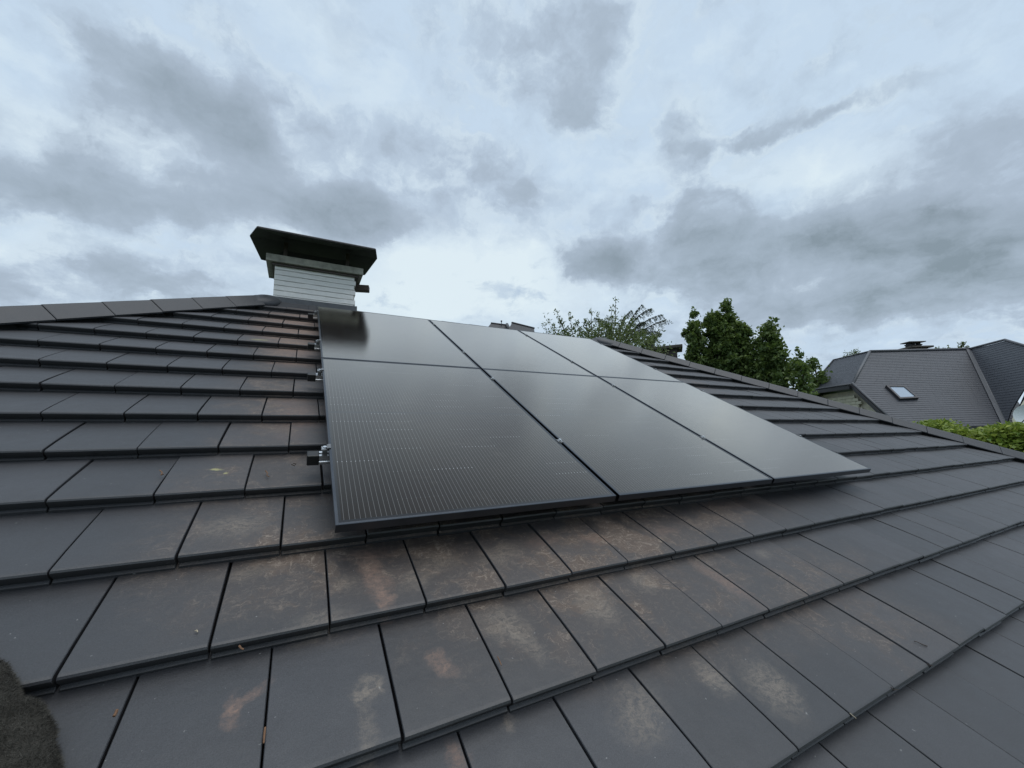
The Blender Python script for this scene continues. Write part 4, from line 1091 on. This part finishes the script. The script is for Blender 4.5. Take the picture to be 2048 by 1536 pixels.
# ------------------------------------------------------------------ small things lying on the tiles
def onroof(u, v, z_=ZN):
    a = TI @ CAM; d = (TI.to_3x3() @ wray(u, v)); return a + d * ((z_ - a.z) / d.z)
M_TWIG = simple('dry_twig', (.045, .030, .022), .9, var=.3, nscale=60)
M_DRYLEAF = simple('dry_leaf', (.16, .085, .045), .8, var=.4, nscale=60)
M_STRAW = simple('dry_stalk', (.42, .36, .26), .8, var=.2, nscale=60)
def twig(pix, r_, m_, name, label, cat, group=None):
    pts_ = [p2w(*(onroof(u, v, ZN - .006))) + Vector((0, 0, r_ + .004)) for u, v in pix]
    o_ = pts_[0]; r_ *= .72; bm = bmesh.new(); tube(bm, [q - o_ for q in pts_], [r_ * (.7 + .5 * random.random()) for _ in pts_], 6)
    ob = from_bm(name, bm, m_, None, Matrix.Translation(o_)); tag(ob, label, cat, group); return ob
GD = 'bits of dry debris on the tiles'
twig([(1829, 1286), (1836, 1288), (1846, 1293), (1855, 1296)], .0022, M_TWIG, 'twig', 'dark curved twig lying on a tile at far right', 'twig', GD)
twig([(319, 944), (324, 949), (322, 954), (327, 952)], .003, M_DRYLEAF, 'dry_leaf', 'small brown curl of leaf at a tile joint left of the panels', 'leaf', GD)
twig([(531, 945), (535, 950), (533, 954), (538, 957)], .0028, M_DRYLEAF, 'dry_leaf', 'brown seed scrap on the tile left of the lowest rail', 'leaf', GD)
twig([(583, 932), (589, 935), (592, 931), (586, 930)], .0028, M_TWIG, 'twig', 'tiny dark ring shaped scrap beside the lowest rail end', 'scrap', GD)
twig([(478, 1298), (482, 1303), (487, 1305)], .003, M_DRYLEAF, 'dry_leaf', 'brown seed lying under a tile nose at lower left', 'seed', GD)
twig([(389, 1268), (393, 1266), (395, 1270)], .0025, M_STRAW, 'flower_scrap', 'tiny yellow scrap on the tile at lower left', 'scrap', GD)
twig([(1700, 1430), (1707, 1436), (1713, 1441)], .0012, M_STRAW, 'dry_stalk', 'pale dry stalk under the tile nose at lower right', 'stalk', GD)
twig([(1782, 1378), (1788, 1384), (1797, 1383)], .0016, M_TWIG, 'twig', 'small dark twig tucked under the tile nose at right', 'twig', GD)
twig([(1855, 1331), (1860, 1334), (1866, 1335)], .0016, M_TWIG, 'twig', 'tiny dark twig right of the other under the nose', 'twig', GD)
twig([(227, 1441), (231, 1434), (233, 1428)], .0035, M_DRYLEAF, 'dry_leaf', 'brown leaf scrap stuck in the leftmost near joint', 'leaf', GD)
twig([(527, 1494), (528, 1480), (530, 1462)], .0028, M_DRYLEAF, 'dry_leaf', 'long brown leaf strip stuck in a near tile joint', 'leaf', GD)
twig([(1003, 1336), (999, 1326), (995, 1318)], .0022, M_DRYLEAF, 'dry_leaf', 'brown leaf sliver stuck in the joint below the panels', 'leaf', GD)

# made-up fuzzy lump standing for an unidentified blurred dark smudge, lower left corner
cpt = onroof(20, 1470); co_ = p2w(cpt.x, cpt.y, ZN)
ol = [(-60, 1290), (0, 1318), (28, 1335), (52, 1372), (54, 1395), (60, 1412), (100, 1416), (118, 1445), (124, 1480), (138, 1530), (150, 1600), (60, 1640), (-70, 1600), (-110, 1450)]
op = [onroof(u - 13, v + 6, ZN) for u, v in ol]; cen = sum(op, Vector()) / len(op)
bm = bmesh.new(); rings = []
for (s_, h) in ((1.0, .0), (1.0, .012), (.93, .026), (.78, .036), (.55, .042), (.28, .046)):
    rings.append([bm.verts.new(Vector(((cen + (q - cen) * s_).x, (cen + (q - cen) * s_).y, ZN + .001 + h)) ) for q in op])
n = len(op)
for a, b_ in zip(rings[:-1], rings[1:]):
    for i in range(n): bm.faces.new((a[i], a[(i + 1) % n], b_[(i + 1) % n], b_[i]))
bm.faces.new(rings[-1]); bm.faces.new(rings[0][::-1])
bmesh.ops.subdivide_edges(bm, edges=list(bm.edges), cuts=2, use_grid_fill=True, smooth=.4)
from mathutils import noise as mn
for q in bm.verts:
    q.co += Vector((mn.noise(q.co * 30), mn.noise(q.co * 30 + Vector((5, 1, 2))), mn.noise(q.co * 22 + Vector((1, 8, 3))) * (1.0 if q.co.z > ZN + .006 else 0))) * .006
mb = TR.copy(); bm.transform(TR); bm.transform(Matrix.Translation(-co_))
M_FUZZ = simple('dark_smudge_fuzz', (.050, .047, .041), .95, spec=.1, var=.5, nscale=18, bump=1.0, bscale=160)
smudge = from_bm('smudge_lump', bm, M_FUZZ, None, Matrix.Translation(co_), True)
tag(smudge, 'dark grey brown fuzzy lump made up for a blurred smudge in the lower left corner', 'smudge')
# its short pile
me_ = smudge.data; me_.calc_loop_triangles()
tri = np.array([t_.vertices[:] for t_ in me_.loop_triangles]); vc = np.array([q.co[:] for q in me_.vertices]); nr = np.array([q.normal[:] for q in me_.vertices])
A_ = vc[tri]; area = np.linalg.norm(np.cross(A_[:, 1] - A_[:, 0], A_[:, 2] - A_[:, 0]), axis=1); pick = rng.choice(len(tri), 26000, p=area / area.sum())
w_ = rng.dirichlet((1, 1, 1), len(pick)); pt = (A_[pick] * w_[:, :, None]).sum(1); nn = (nr[tri[pick]] * w_[:, :, None]).sum(1) + rng.normal(size=(len(pick), 3)) * .7
L_ = rng.uniform(.003, .010, len(pick))[:, None]; tipv = pt + nn / np.linalg.norm(nn, axis=1)[:, None] * L_
sd2 = np.cross(nn, rng.normal(size=nn.shape)); sd2 = sd2 / np.linalg.norm(sd2, axis=1)[:, None] * .00045
vv = np.stack([pt - sd2, pt + sd2, tipv], 1).reshape(-1, 3)
pm = bpy.data.meshes.new('pile'); nq = len(pick)
pm.vertices.add(3 * nq); pm.vertices.foreach_set('co', vv.ravel()); pm.loops.add(3 * nq); pm.loops.foreach_set('vertex_index', np.arange(3 * nq, dtype=np.int32))
pm.polygons.add(nq); pm.polygons.foreach_set('loop_start', np.arange(0, 3 * nq, 3, dtype=np.int32)); pm.polygons.foreach_set('loop_total', np.full(nq, 3, dtype=np.int32)); pm.update(calc_edges=True)
pm.materials.append(simple('smudge_pile', (.075, .071, .062), .95, spec=.1, var=.6, nscale=25))
tag(link('pile', pm, None, smudge), kind='stuff')
